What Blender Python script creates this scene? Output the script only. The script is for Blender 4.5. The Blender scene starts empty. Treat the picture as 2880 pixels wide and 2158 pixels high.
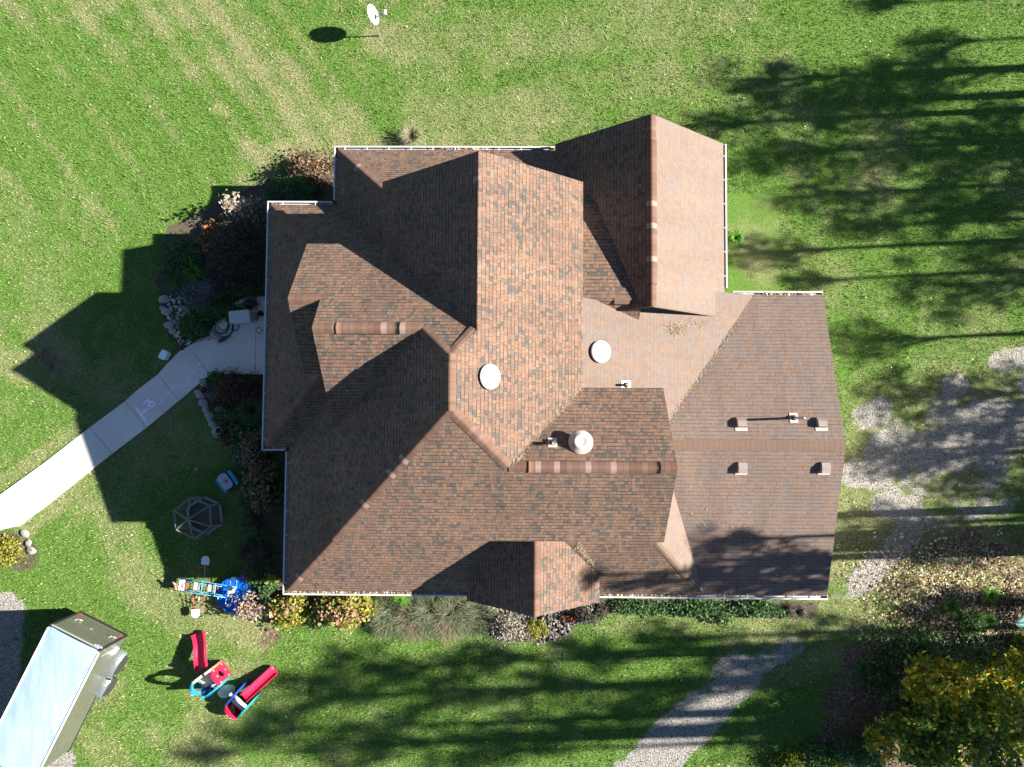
import bpy, bmesh, math, random
import numpy as np
from mathutils import Vector, Matrix
random.seed(7); np.random.seed(7)
C = bpy.data.collections.new("scene"); bpy.context.scene.collection.children.link(C)
PI = math.pi
# ------------------------------------------------------------------ camera model (drone, looking almost straight down)
F_, CX, CY, H = 1997., 1440., 1079., 25.
TX, TY, YAW = -0.047, -0.0112, 0.0059
EL, AZ = 0.5404, 0.045
def rx(a): return Matrix(((1,0,0),(0,math.cos(a),-math.sin(a)),(0,math.sin(a),math.cos(a))))
def ry(a): return Matrix(((math.cos(a),0,math.sin(a)),(0,1,0),(-math.sin(a),0,math.cos(a))))
def rz(a): return Matrix(((math.cos(a),-math.sin(a),0),(math.sin(a),math.cos(a),0),(0,0,1)))
RW = ry(TY) @ rx(TX) @ rz(-YAW)
RI = RW.transposed()
def at(px, py, z=0.0):
    """point of the place, at height z, that photo pixel (2880 px wide) looks at"""
    d = RI @ Vector(((px-CX)/F_, -(py-CY)/F_, -1))
    k = (z-H)/d.z
    return Vector((d.x*k, d.y*k, z))
def to_px(x, y):                     # numpy arrays on the ground -> photo pixels
    m = np.array(RW)
    v = np.stack([x, y, np.full_like(x, -H)], 0)
    q = np.tensordot(m, v, 1)
    return CX+F_*q[0]/-q[2], CY-F_*q[1]/-q[2]
# ------------------------------------------------------------------ objects
def put(name, me, mats=None, parent=None, loc=None):
    o = bpy.data.objects.new(name, me); C.objects.link(o)
    if mats is not None:
        for m in (mats if isinstance(mats, (list, tuple)) else [mats]): me.materials.append(m)
    if parent is not None: o.parent = parent
    if loc is not None: o.location = loc
    return o
def obj(name, bm, mats, parent=None, smooth=False, loc=None):
    me = bpy.data.meshes.new(name); bm.normal_update(); bm.to_mesh(me); bm.free()
    if smooth:
        for p in me.polygons: p.use_smooth = True
    return put(name, me, mats, parent, loc)
def tag(o, label=None, cat=None, group=None, kind=None):
    if label: o['label'] = label
    if cat: o['category'] = cat
    if group: o['group'] = group
    if kind: o['kind'] = kind
    return o
def thing(name, label, cat, loc=(0,0,0), rot=0.0, group=None):
    o = bpy.data.objects.new(name, None); C.objects.link(o)
    o.location = loc; o.rotation_euler = (0,0,rot); o.empty_display_size = .2
    return tag(o, label, cat, group)
def children(o): return [c for c in C.objects if c.parent == o]
def dup(root, loc, rot=0.0, scale=None, label=None):
    r = root.copy(); C.objects.link(r); r.location = loc; r.rotation_euler = (0,0,rot)
    if scale: r.scale = scale if isinstance(scale,(tuple,list)) else (scale,)*3
    if label: r['label'] = label
    for ch in children(root):
        c = ch.copy(); C.objects.link(c); c.parent = r
        for g in children(ch):
            d = g.copy(); C.objects.link(d); d.parent = c
    return r
# ------------------------------------------------------------------ mesh helpers
def BM(): return bmesh.new()
def box(bm, c, s, rot=None, mi=0, bevel=0.0):
    m = Matrix.Translation(Vector(c))
    if rot is not None:
        m = m @ (rot.to_4x4() if isinstance(rot, Matrix) else Matrix.Rotation(rot, 4, 'Z'))
    r = bmesh.ops.create_cube(bm, size=1.0, matrix=m @ Matrix.Diagonal((s[0],s[1],s[2],1)))
    fs = {f for v in r['verts'] for f in v.link_faces}
    for f in fs: f.material_index = mi
    if bevel:
        es = {e for v in r['verts'] for e in v.link_edges}
        q = bmesh.ops.bevel(bm, geom=list(es), offset=bevel, segments=2, affect='EDGES', clamp_overlap=True)
        for f in q['faces']: f.material_index = mi
def ring(c, x, y, r, n): return [c + (x*math.cos(2*PI*i/n) + y*math.sin(2*PI*i/n))*r for i in range(n)]
def tube(bm, pts, r, n=8, r1=None, closed=False, cap=True, mi=0):
    pts = [Vector(p) for p in pts]; rs = []
    up = None; k = len(pts)
    for i, p in enumerate(pts):
        a = pts[(i-1) % k] if (i > 0 or closed) else pts[i]
        b = pts[(i+1) % k] if (i < k-1 or closed) else pts[i]
        t = (b-a).normalized() if (b-a).length > 1e-9 else Vector((0,0,1))
        if up is None: up = Vector((0,0,1)) if abs(t.z) < .9 else Vector((1,0,0))
        x = up - t*up.dot(t)
        x = x.normalized() if x.length > 1e-6 else t.orthogonal().normalized()
        y = t.cross(x); up = x
        rr = r if r1 is None else r + (r1-r)*i/max(1, k-1)
        rs.append([bm.verts.new(q) for q in ring(p, x, y, rr, n)])
    for i in range(k if closed else k-1):
        A, B = rs[i], rs[(i+1) % k]
        for j in range(n):
            f = bm.faces.new((A[j], A[(j+1)%n], B[(j+1)%n], B[j])); f.material_index = mi; f.smooth = True
    if cap and not closed:
        bm.faces.new(rs[0][::-1]).material_index = mi; bm.faces.new(rs[-1]).material_index = mi
def lathe(bm, prof, n=24, c=(0,0,0), m=None, mi=0):
    c = Vector(c); rows = []
    for r, z in prof:
        row = []
        for i in range(n):
            v = Vector((r*math.cos(2*PI*i/n), r*math.sin(2*PI*i/n), z))
            if m is not None: v = m @ v
            row.append(bm.verts.new(c+v))
        rows.append(row)
    for A, B in zip(rows, rows[1:]):
        for j in range(n):
            f = bm.faces.new((A[j], A[(j+1)%n], B[(j+1)%n], B[j])); f.smooth = True; f.material_index = mi
    if prof[0][0] > 1e-4: bm.faces.new(rows[0][::-1]).material_index = mi
    if prof[-1][0] > 1e-4: bm.faces.new(rows[-1]).material_index = mi
def prism(bm, pts, z0, z1, mi=0):
    b = [bm.verts.new((p[0],p[1],z0)) for p in pts]; t = [bm.verts.new((p[0],p[1],z1)) for p in pts]
    n = len(pts); fs = [bm.faces.new(t), bm.faces.new(b[::-1])]
    for i in range(n): fs.append(bm.faces.new((b[i], b[(i+1)%n], t[(i+1)%n], t[i])))
    for f in fs: f.material_index = mi
    bmesh.ops.recalc_face_normals(bm, faces=fs)
def fast_mesh(name, V, Fq, smooth=False):
    """numpy verts (n,3) and faces (m,k)"""
    me = bpy.data.meshes.new(name); k = Fq.shape[1]
    me.vertices.add(len(V)); me.vertices.foreach_set('co', V.astype(np.float32).ravel())
    me.loops.add(Fq.size); me.loops.foreach_set('vertex_index', Fq.astype(np.int32).ravel())
    me.polygons.add(len(Fq)); me.polygons.foreach_set('loop_start', np.arange(0, Fq.size, k, dtype=np.int32))
    if smooth: me.polygons.foreach_set('use_smooth', np.ones(len(Fq), dtype=bool))
    me.update(calc_edges=True); return me
# ------------------------------------------------------------------ materials
class NT:
    def __init__(s, name):
        s.m = bpy.data.materials.new(name); s.m.use_nodes = True; s.t = s.m.node_tree; s.t.nodes.clear()
        s.out = s.n('ShaderNodeOutputMaterial'); s.b = s.n('ShaderNodeBsdfPrincipled')
        s.l(s.b.outputs[0], s.out.inputs['Surface'])
    def n(s, ty, **kw):
        q = s.t.nodes.new(ty)
        for k, v in kw.items(): setattr(q, k, v)
        return q
    def l(s, a, b): s.t.links.new(a, b)
    def val(s, sock, v):
        if hasattr(v, 'is_output'): s.l(v, sock)
        else: sock.default_value = v
    def math(s, op, a, b=0.0, c=None):
        q = s.n('ShaderNodeMath', operation=op); s.val(q.inputs[0], a); s.val(q.inputs[1], b)
        if c is not None: s.val(q.inputs[2], c)
        return q.outputs[0]
    def mix(s, f, a, b, mode='MIX'):
        q = s.n('ShaderNodeMix', data_type='RGBA', blend_type=mode)
        s.val(q.inputs[0], f)
        s.val(q.inputs[6], a if hasattr(a,'is_output') else (*a,1)); s.val(q.inputs[7], b if hasattr(b,'is_output') else (*b,1))
        return q.outputs[2]
    def ramp(s, f, stops, const=False):
        q = s.n('ShaderNodeValToRGB'); r = q.color_ramp
        if const: r.interpolation = 'CONSTANT'
        while len(r.elements) < len(stops): r.elements.new(.5)
        for e, (p, c) in zip(r.elements, stops): e.position = p; e.color = (*c, 1) if len(c) == 3 else c
        s.l(f, q.inputs[0]); return q.outputs[0]
    def noise(s, vec, scale, detail=3, rough=.6):
        q = s.n('ShaderNodeTexNoise'); q.inputs['Scale'].default_value = scale; q.inputs['Detail'].default_value = detail
        q.inputs['Roughness'].default_value = rough
        if vec is not None: s.l(vec, q.inputs['Vector'])
        return q.outputs[0]
    def mapr(s, v, a, b, c=0., d=1.):
        q = s.n('ShaderNodeMapRange'); s.l(v, q.inputs[0])
        for i, x in enumerate((a,b,c,d)): q.inputs[i+1].default_value = x
        return q.outputs[0]
    def bump(s, h, strength=.5, dist=.01):
        q = s.n('ShaderNodeBump'); q.inputs['Strength'].default_value = strength; q.inputs['Distance'].default_value = dist
        s.l(h, q.inputs['Height']); s.l(q.outputs[0], s.b.inputs['Normal'])
    def set(s, **kw):
        for k, v in kw.items(): s.val(s.b.inputs[k.replace('_',' ')], v)
        return s.m
    def pos(s): return s.n('ShaderNodeNewGeometry').outputs['Position']
    def objco(s): return s.n('ShaderNodeTexCoord').outputs['Object']
def plain(name, col, rough=.5, metal=0., var=.12, scale=8., bump=0., spec=.5):
    s = NT(name); v = s.objco(); a = s.noise(v, scale, 4)
    f = s.mapr(a, .3, .7)
    c = s.mix(f, tuple(x*(1-var) for x in col), tuple(min(1,x*(1+var)) for x in col))
    s.val(s.b.inputs['Base Color'], c); s.b.inputs['Roughness'].default_value = rough; s.b.inputs['Metallic'].default_value = metal
    s.b.inputs['Specular IOR Level'].default_value = spec
    if bump: s.bump(s.noise(v, scale*6, 4), bump, .01)
    return s.m
def leafmat(name, stops, rough=.6, trans=.25):
    s = NT(name); g = s.n('ShaderNodeNewGeometry')
    c = s.ramp(g.outputs['Random Per Island'], stops)
    s.l(c, s.b.inputs['Base Color']); s.b.inputs['Roughness'].default_value = rough
    s.b.inputs['Specular IOR Level'].default_value = .25
    if trans:
        t = s.n('ShaderNodeBsdfTranslucent'); s.l(c, t.inputs[0]); mx = s.n('ShaderNodeMixShader'); mx.inputs[0].default_value = trans
        s.l(s.b.outputs[0], mx.inputs[1]); s.l(t.outputs[0], mx.inputs[2]); s.l(mx.outputs[0], s.out.inputs['Surface'])
    return s.m
def shingle(name, stops, roww, tab, dark, bump, dirt=.25, linec=(.016,.013,.012)):
    s = NT(name); uv = s.n('ShaderNodeUVMap').outputs[0]; sx = s.n('ShaderNodeSeparateXYZ'); s.l(uv, sx.inputs[0])
    u, v = sx.outputs[0], sx.outputs[1]
    # rows wander a few millimetres
    wob = s.noise(uv, 1.3, 2); v = s.math('ADD', v, s.math('MULTIPLY', wob, .012))
    rv = s.math('DIVIDE', v, roww); row = s.math('FLOOR', rv); fv = s.math('FRACT', rv)
    wn = s.n('ShaderNodeTexWhiteNoise', noise_dimensions='1D'); s.l(row, wn.inputs['W'])
    uu = s.math('ADD', s.math('DIVIDE', u, tab), s.math('MULTIPLY', wn.outputs[0], 17.3))
    wv = s.n('ShaderNodeTexNoise', noise_dimensions='2D'); wv.inputs['Scale'].default_value = 1.0; wv.inputs['Detail'].default_value = 0
    cmb = s.n('ShaderNodeCombineXYZ'); s.l(s.math('MULTIPLY', uu, .7), cmb.inputs[0]); s.l(s.math('MULTIPLY', row, 3.7), cmb.inputs[1]); s.l(cmb.outputs[0], wv.inputs['Vector'])
    uu = s.math('ADD', uu, s.math('MULTIPLY', wv.outputs[0], 1.1))
    cell = s.math('FLOOR', uu); fx = s.math('FRACT', uu)
    c2 = s.n('ShaderNodeCombineXYZ'); s.l(cell, c2.inputs[0]); s.l(row, c2.inputs[1])
    w2 = s.n('ShaderNodeTexWhiteNoise', noise_dimensions='2D'); s.l(c2.outputs[0], w2.inputs['Vector'])
    sc = s.n('ShaderNodeSeparateColor'); s.l(w2.outputs['Color'], sc.inputs[0])
    col = s.ramp(sc.outputs[0], stops, True)
    # granule speckle and slight tone change inside each tab
    g = s.noise(uv, 60, 2, .8); col = s.mix(s.mapr(g, .3, .7), s.mix(.34, col, (0,0,0)), s.mix(.10, col, (.8,.7,.6)))
    big = s.noise(uv, .55, 4); col = s.mix(s.mapr(big, .35, .75, 0, dirt), col, linec, 'MIX')
    mp = s.n('ShaderNodeMapping'); mp.inputs['Scale'].default_value = (2.6,.28,1); s.l(uv, mp.inputs['Vector'])
    col = s.mix(s.mapr(s.noise(mp.outputs[0], 1.0, 4, .6), .45, .75, 0, dirt*1.3), col, (.05,.045,.04)); col = s.mix(s.mapr(s.noise(mp.outputs[0], .7, 3, .6), .55, .8, 0, .25), col, (.22,.15,.11))
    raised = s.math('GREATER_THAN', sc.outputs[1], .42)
    # dark butt edge plus course shadow in the colour, and the cut between tabs
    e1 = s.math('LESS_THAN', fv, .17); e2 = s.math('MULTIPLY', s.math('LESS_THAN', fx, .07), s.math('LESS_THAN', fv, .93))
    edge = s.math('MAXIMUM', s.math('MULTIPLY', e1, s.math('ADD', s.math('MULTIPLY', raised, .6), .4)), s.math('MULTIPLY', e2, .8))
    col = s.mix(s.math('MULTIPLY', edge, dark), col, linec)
    s.l(col, s.b.inputs['Base Color']); s.b.inputs['Roughness'].default_value = .9; s.b.inputs['Specular IOR Level'].default_value = .2
    h = s.math('ADD', s.math('MULTIPLY', raised, .5), s.math('SUBTRACT', 1, fv))
    h = s.math('ADD', h, s.math('MULTIPLY', g, .35))
    s.bump(h, bump, .012)
    return s.m
def capmat(name, a, b, white=.035):
    s = NT(name); uv = s.n('ShaderNodeUVMap').outputs[0]; sx = s.n('ShaderNodeSeparateXYZ'); s.l(uv, sx.inputs[0])
    r = s.math('DIVIDE', sx.outputs[0], .15); cell = s.math('FLOOR', r); f = s.math('FRACT', r)
    w = s.n('ShaderNodeTexWhiteNoise', noise_dimensions='2D'); cm = s.n('ShaderNodeCombineXYZ'); s.l(cell, cm.inputs[0]); s.l(s.math('FLOOR', s.math('MULTIPLY', sx.outputs[1], .01)), cm.inputs[1]); s.l(cm.outputs[0], w.inputs['Vector'])
    mid = tuple((x+y)/2 for x, y in zip(a, b))
    col = s.ramp(w.outputs[0], [(0, a), (.35, mid), (.6, b), (.8, mid), (1-white, tuple(x*1.6+.05 for x in mid))], True)
    g = s.noise(uv, 70, 2, .8); col = s.mix(s.mapr(g, .3, .7), s.mix(.3, col, (0,0,0)), col)
    col = s.mix(s.math('MULTIPLY', s.math('LESS_THAN', f, .09), .22), col, (.02,.015,.013))
    s.l(col, s.b.inputs['Base Color']); s.b.inputs['Roughness'].default_value = .9; s.b.inputs['Specular IOR Level'].default_value = .2
    s.bump(s.math('ADD', s.math('MULTIPLY', g, .4), s.math('SUBTRACT', 1, f)), .5, .008)
    return s.m
M = {}
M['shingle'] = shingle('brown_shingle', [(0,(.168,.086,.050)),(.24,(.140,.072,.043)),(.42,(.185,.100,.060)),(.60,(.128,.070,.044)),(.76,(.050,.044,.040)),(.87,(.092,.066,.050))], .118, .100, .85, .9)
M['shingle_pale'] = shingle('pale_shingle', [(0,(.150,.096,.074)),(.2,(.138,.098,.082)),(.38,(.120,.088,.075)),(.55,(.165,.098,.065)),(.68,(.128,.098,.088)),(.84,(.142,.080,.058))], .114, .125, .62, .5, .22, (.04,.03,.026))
M['shingle_sun'] = shingle('sunlit_tan_shingle', [(0,(.155,.104,.078)),(.2,(.148,.110,.092)),(.38,(.138,.098,.080)),(.55,(.168,.108,.072)),(.68,(.140,.112,.100)),(.84,(.150,.092,.070))], .116, .125, .34, .35, .12, (.06,.042,.034))  # lighter copy for sun-facing slopes; sunlight is put into the colour
M['cap'] = capmat('ridge_cap_shingle', (.125,.070,.050), (.160,.095,.070))
M['cap_pale'] = capmat('pale_ridge_cap', (.140,.092,.068), (.148,.098,.074), .0)
M['trim'] = plain('white_trim', (.62,.62,.60), .45, 0, .06)
M['gutter'] = plain('white_gutter', (.44,.44,.42), .45, 0, .10)
M['siding'] = plain('tan_siding', (.42,.36,.29), .7, 0, .06)
M['siding_shade'] = plain('shade_dark_siding', (.07,.055,.045), .8)  # wall siding painted dark to stand for deep shade under the overhang
M['dark'] = plain('dark_gap', (.012,.011,.010), .9)
M['vent'] = plain('almond_vent', (.40,.34,.29), .45, 0, .05)
M['boxvent'] = plain('mauve_vent', (.20,.155,.14), .6, 0, .06)
M['zinc'] = plain('zinc_flashing', (.42,.40,.37), .45, .4, .12)
M['pipe'] = plain('black_pipe', (.03,.028,.028), .6)
# concrete
def concrete():
    s = NT('concrete'); p = s.pos(); n1 = s.noise(p, .6, 5); n2 = s.noise(p, 14, 4, .7); n3 = s.noise(p, 90, 2, .8)
    c = s.mix(s.mapr(n1, .35, .7), (.62,.575,.50), (.50,.47,.415)); c = s.mix(s.mapr(n2, .45, .75, 0, .35), c, (.36,.335,.30))
    c = s.mix(s.mapr(s.noise(p, 2.2, 5, .7), .5, .72, 0, .4), c, (.40,.37,.32)); c = s.mix(s.mapr(n3, .35, .65, 0, .22), c, (.66,.62,.56)); s.bump(n3, .25, .004)
    return s.set(Base_Color=c, Roughness=.85)
M['concrete'] = concrete()
M['joint'] = plain('joint_dirt', (.10,.095,.085), .95)
def chalk(name, col):
    s = NT(name); p = s.pos(); n = s.noise(p, 55, 3, .8); t = s.n('ShaderNodeBsdfTransparent'); mx = s.n('ShaderNodeMixShader')
    s.l(s.mapr(n, .34, .46, 0.35, .97), mx.inputs[0]); s.l(t.outputs[0], mx.inputs[1]); s.l(s.b.outputs[0], mx.inputs[2]); s.l(mx.outputs[0], s.out.inputs['Surface'])
    return s.set(Base_Color=(*col,1), Roughness=.95)
M['chalk'] = chalk('lilac_chalk', (.92,.78,.95)); M['chalk_pink'] = chalk('pink_chalk', (.85,.62,.78))
# ------------------------------------------------------------------ world, sun, camera
sc = bpy.context.scene
w = bpy.data.worlds.new("World"); sc.world = w; w.use_nodes = True
nt = w.node_tree; bg = nt.nodes['Background']; sky = nt.nodes.new('ShaderNodeTexSky'); sky.sky_type = 'NISHITA'
sky.sun_disc = False; sky.sun_elevation = EL; sky.sun_rotation = PI/2-AZ; sky.air_density = .65; sky.dust_density = 0.; sky.ozone_density = 1.6
nt.links.new(sky.outputs[0], bg.inputs[0]); bg.inputs[1].default_value = 0.05
SUN = Vector((math.cos(EL)*math.cos(AZ), math.cos(EL)*math.sin(AZ), math.sin(EL)))
sl = bpy.data.lights.new('sun', 'SUN'); sl.energy = 5.0; sl.angle = math.radians(.53); sl.color = (1., .945, .86)
so = bpy.data.objects.new('sun', sl); C.objects.link(so); so.rotation_euler = (-SUN).to_track_quat('-Z','Y').to_euler(); so.location = SUN*60
cd = bpy.data.cameras.new('camera'); cam = bpy.data.objects.new('camera', cd); C.objects.link(cam)
cd.sensor_width = 36; cd.lens = 36*F_/2880; cd.clip_start = .5; cd.clip_end = 2000
cam.matrix_world = Matrix.Translation((0,0,H)) @ RI.to_4x4(); sc.camera = cam
sc.view_settings.view_transform = 'Standard'; sc.view_settings.look = 'None'; sc.view_settings.exposure = 2.0; sc.view_settings.gamma = 1
# ================================================================== THE HOUSE
xPo,xWl,xNw,xAw,xA,xAe,xP,xB,xD=-7.96,-7.219,-5.887,-3.872,-1.057,1.711,-1.648,-5.10,-5.946
xFw,xFr,xFe,xG,xGe=1.049,3.62,6.274,3.923,9.35
yN,yPoN,yPoS,yS,yA,yAs,yP1,yP2,yB,yD,yBn,yBs=8.47,6.709,-1.086,-5.471,6.518,2.09,1.42,.19,2.15,2.98,4.77,-.366
yG,yGn,ySu,yFn,yFs,yR,yRn=-1.244,.82,-3.371,8.465,3.08,-.773,3.933
zL,zU,zA,zP,zFe,zF,zR=3.12,5.537,7.90,8.43,3.34,5.548,4.517
house = thing('house', 'large house with brown shingle roofs, gables and white gutters in the middle of the lawn', 'house')
wN=(zP-zU)/(yBn-yP1); wS=(zP-zU)/(yP2-ySu); wW=(zP-zU)/(xP-xB); wE=(zP-zA)/(xA-xP)
wE=.848
zB=zU+(yBn-yB)*wN; zD=zU+(yBn-yD)*wN; zAs=zU+(yBn-yAs)*wN; zA=zAs
zAe=zA-wE*(xAe-xA)
zG=zU+(yG-ySu)*wS; xGw=xP+(zP-zG)/wE; xBe=xB+(zB-zU)/wW
K=.83
class Roof:
    """several sloping slabs in one mesh; uv = metres along the eave / up the slope"""
    def __init__(s): s.bm = BM(); s.uv = s.bm.loops.layers.uv.new('UVMap')
    def plane(s, pts, z0, gx, gy, x0=0., y0=0., th=.09, mi=0):
        g = math.hypot(gx, gy); sx, sy = gx/g, gy/g; k = math.sqrt(1+g*g)
        zf = lambda x, y: z0+gx*(x-x0)+gy*(y-y0)
        a = sum(pts[i][0]*pts[(i+1)%len(pts)][1]-pts[(i+1)%len(pts)][0]*pts[i][1] for i in range(len(pts)))
        if a < 0: pts = pts[::-1]
        T = [s.bm.verts.new((x,y,zf(x,y))) for x,y in pts]; B = [s.bm.verts.new((x,y,zf(x,y)-th)) for x,y in pts]
        f = s.bm.faces.new(T); f.material_index = mi
        for l in f.loops:
            x, y, z = l.vert.co; l[s.uv].uv = (x*-sy+y*sx + 50, ((x-x0)*sx+(y-y0)*sy)*k + 50)
        s.bm.faces.new(B[::-1]).material_index = 1
        n = len(pts)
        for i in range(n): s.bm.faces.new((B[i],B[(i+1)%n],T[(i+1)%n],T[i])).material_index = 1
        return zf
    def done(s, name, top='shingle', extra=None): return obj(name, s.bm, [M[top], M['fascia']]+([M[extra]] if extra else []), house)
M['fascia'] = plain('brown_drip_edge', (.10,.065,.05), .7)
# --- upper main roof
R = Roof()
R.plane([(xP,yP1),(xP,yP2),(xB,ySu),(xB,yBs),(xBe,yB)], zU, wW, 0, xB, 0)
R.plane([(xP,yP1),(xA,yAs),(xAw,yBn),(xD,yBn),(xD,yD),(xB,yD),(xB,yB),(xBe,yB)], zU, 0, -wN, 0, yBn)
R.plane([(xP,yP2),(xGw,yG),(xG,yG),(xG,ySu),(xB,ySu)], zU, 0, wS, 0, ySu)
E_ = R.plane([(xA,yA),(xAe,yA),(xAe,yGn),(xGw,yG),(xP,yP2),(xP,yP1),(xA,yAs)], zP, -wE, 0, xP, 0)
R.plane([(xA,yA),(xA,yAs),(xAw,yBn),(xAw,yA)], zU, (zA-zU)/(xA-xAw), 0, xAw, 0)
R.plane([(xB,yB),(xBe,yB),(xB,yBs)], zU, 0, (zB-zU)/(yB-yBs), 0, yBs)
R.plane([(xD,yD),(xB+.6,yD),(xB+.6,1.14),(xD,1.14)], zU, 0, (zD-zU)/(yD-1.14), 0, 1.14)
R.plane([(xGw,yG),(xG,yG),(xG,yGn),(xAe,yGn)], zAe, 0, -(zG-zAe)/(yGn-yG), 0, yGn)
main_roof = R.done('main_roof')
# --- lower skirt and porch roofs
gi = .11                                             # the shingles stop this far inside the gutter's outer lip
R = Roof()
R.plane([(xWl+gi,yS+gi),(xWl+gi+2.6,yS+gi+2.6),(xB+.5,.5),(xWl+gi,.5)], zL, K, 0, xWl+gi, 0)
R.plane([(xWl+gi,yS+gi),(xWl+gi+2.6,yS+gi+2.6),(3.14,yS+gi+2.6),(5.62,yS+gi)], zL, 0, K, 0, yS+gi)
R.plane([(xPo+gi,yPoS+gi),(xPo+gi,yPoN-gi),(xPo+gi+2.3,yPoN-gi-2.3),(xB,2.5),(xPo+gi+2.6,yPoS+gi+2.6)], zL, K, 0, xPo+gi, 0)
R.plane([(xPo+gi,yPoS+gi),(xPo+gi+2.6,yPoS+gi+2.6),(xB+.3,1.5),(xB+.3,yPoS+gi)], zL, 0, K, 0, yPoS+gi)
R.plane([(xPo+gi,yPoN-gi),(xPo+gi+2.3,yPoN-gi-2.3),(-3.2,yPoN-gi-2.3),(-3.2,yPoN-gi)], zL, 0, -K, 0, yPoN-gi)
R.plane([(xNw+gi,yN-gi),(xNw+gi+2.3,yN-gi-2.3),(xAw+.5,3.8),(xNw+gi,3.8)], zL, K, 0, xNw+gi, 0)
R.plane([(xNw+gi,yN-gi),(xNw+gi+2.3,yN-gi-2.3),(xA+.2,yN-gi-2.3),(xA+.2,yN-gi)], zL, 0, -K, 0, yN-gi)
R.plane([(xA+.2,yN-gi),(3.4,yN-gi),(3.4,6.3),(xA+.2,6.3)], zL, 0, -.60, 0, yN-gi)
zk = zL+.60*(yN-gi-6.3)
R.plane([(xA+.2,6.3),(3.4,6.3),(3.4,3.3),(xA+.2,3.3)], zk, 0, -.30, 0, 6.3)
zr2 = zk+.30*3.0
R.plane([(xAe-.1,3.3),(3.4,3.3),(3.4,2.2),(xAe-.1,2.2)], zr2, 0, 1.1, 0, 3.3)
lower_roof = R.done('lower_roof')
# --- low sloped roof between the main roof and the garage, with paler shingles
R = Roof()
R.plane([(xAe-.25,3.36),(3.0,3.18),(5.2,3.2),(5.2,yRn-.12),(7.15,yRn-.12),(7.15,-1.0),(xAe-.25,-1.0)], 5.40, -.415, 0, xAe, 0)
R.plane([(3.14,-2.76),(5.62,-5.34),(5.9,-5.0),(5.9,-.5),(3.14,-.5)], 4.6, -.87, 0, 3.92, 0)
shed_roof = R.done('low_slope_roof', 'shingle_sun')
# --- garage roof
R = Roof(); gr = (zR-zL)/(yRn-.1-yR); gs = (zR-zL)/(yR-yS-gi)
xge = xGe-.02
R.plane([(2.6,yR),(xge,yR),(xge,yRn-.1),(2.6,yRn-.1)], zR, 0, -gr, 0, yR)
R.plane([(3.0,yR),(xge,yR),(xge,yS+gi),(5.0,yS+gi),(3.0,-3.4)], zR, 0, gs, 0, yR)
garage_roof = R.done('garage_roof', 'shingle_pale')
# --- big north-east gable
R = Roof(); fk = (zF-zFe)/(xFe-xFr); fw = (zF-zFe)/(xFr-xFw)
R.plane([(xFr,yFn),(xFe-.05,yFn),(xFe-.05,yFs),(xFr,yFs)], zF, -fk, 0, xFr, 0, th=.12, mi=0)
gable_e = R.done('gable_roof', 'shingle_sun')  # sun-facing slope takes the lighter sunlit copy, the west slope the brown
R = Roof()
R.plane([(xFr,yFn),(xFw,yFn),(xFw,7.3),(2.0,yFs),(xFr,yFs)], zF, fw, 0, xFr, 0, th=.12)
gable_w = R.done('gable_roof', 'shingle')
# --- south dormer
xC,yC,zC,zCe=.44,-5.45,5.36,3.70; xCw,xCe=-1.535,2.385
R = Roof()
R.plane([(xC,yC),(xCw,yC),(xCw,-3.0),(xC,-3.0)], zC, (zC-zCe)/(xC-xCw), 0, xC, 0)
R.plane([(xC,yC),(xCe,yC),(xCe,-3.0),(xC,-3.0)], zC, -(zC-zCe)/(xCe-xC), 0, xC, 0)
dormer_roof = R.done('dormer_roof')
# --- ridge caps and raised ridge vents
ncap = [0]
def cap(p0, p1, parent, w=.27, slope=.80, lift=.018, mat='cap', name='ridge_cap', vent=False):
    bm = BM(); uvl = bm.loops.layers.uv.new('UVMap'); p0, p1 = Vector(p0), Vector(p1)
    d = p1-p0; L = d.length; h = Vector((d.x,d.y,0)).normalized(); s = Vector((-h.y,h.x,0)); up = Vector((0,0,1))
    ts = [-1,-.7,-.4,-.15,.15,.4,.7,1]; n = max(1, int(L/.15)); ncap[0] += 1; off = ncap[0]*100.
    prof = [s*(t*w/2)+up*(lift-(w/2*slope)*(abs(t)**1.12)) for t in ts]
    if vent: prof = [prof[0]-up*.05]+prof+[prof[-1]-up*.05]
    prev = None
    for i in range(n+1):
        c = p0+d*(i/n); row = [bm.verts.new(c+q) for q in prof]
        if prev:
            for j in range(len(prof)-1):
                f = bm.faces.new((prev[j],row[j],row[j+1],prev[j+1])); side = vent and j in (0, len(prof)-2)
                f.material_index = 1 if side else 0; f.smooth = not side
                for l, (a, b) in zip(f.loops, ((i-1,j),(i,j),(i,j+1),(i-1,j+1))): l[uvl].uv = (off*.15+L*a/n*(.15*n/L), off+b*.04)
        else: first = row
        prev = row
    if vent:
        bm.faces.new(first[::-1]).material_index = 1; bm.faces.new(prev).material_index = 1
    o = obj(name, bm, [M[mat], M['dark']], house); o.parent = parent; return o
hs = .60
cap((xA,yA-.0,zA),(xA,yAs-.02,zA),main_roof); cap((xA,yA-1.15,zA+.015),(xA,yAs+.62,zA+.015),main_roof,.30,.8,.04,vent=True,name='ridge_vent')
cap((xA,yAs+.08,zA),(xP,yP1,zP),main_roof,.28,hs); cap((xP,yP1+.06,zP),(xP,yP2-.06,zP),main_roof)
cap((xP,yP1-.12,zP+.015),(xP,yP2+.14,zP+.015),main_roof,.30,.8,.04,vent=True,name='ridge_vent')
cap((xBe,yB,zB),(xP,yP1,zP),main_roof,.28,hs); cap((xB+.01,yB,zB),(xBe+.05,yB,zB),main_roof)
cap((xB+.6,yB,zB+.015),(xBe-.55,yB,zB+.015),main_roof,.30,.8,.04,vent=True,name='ridge_vent')
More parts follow.
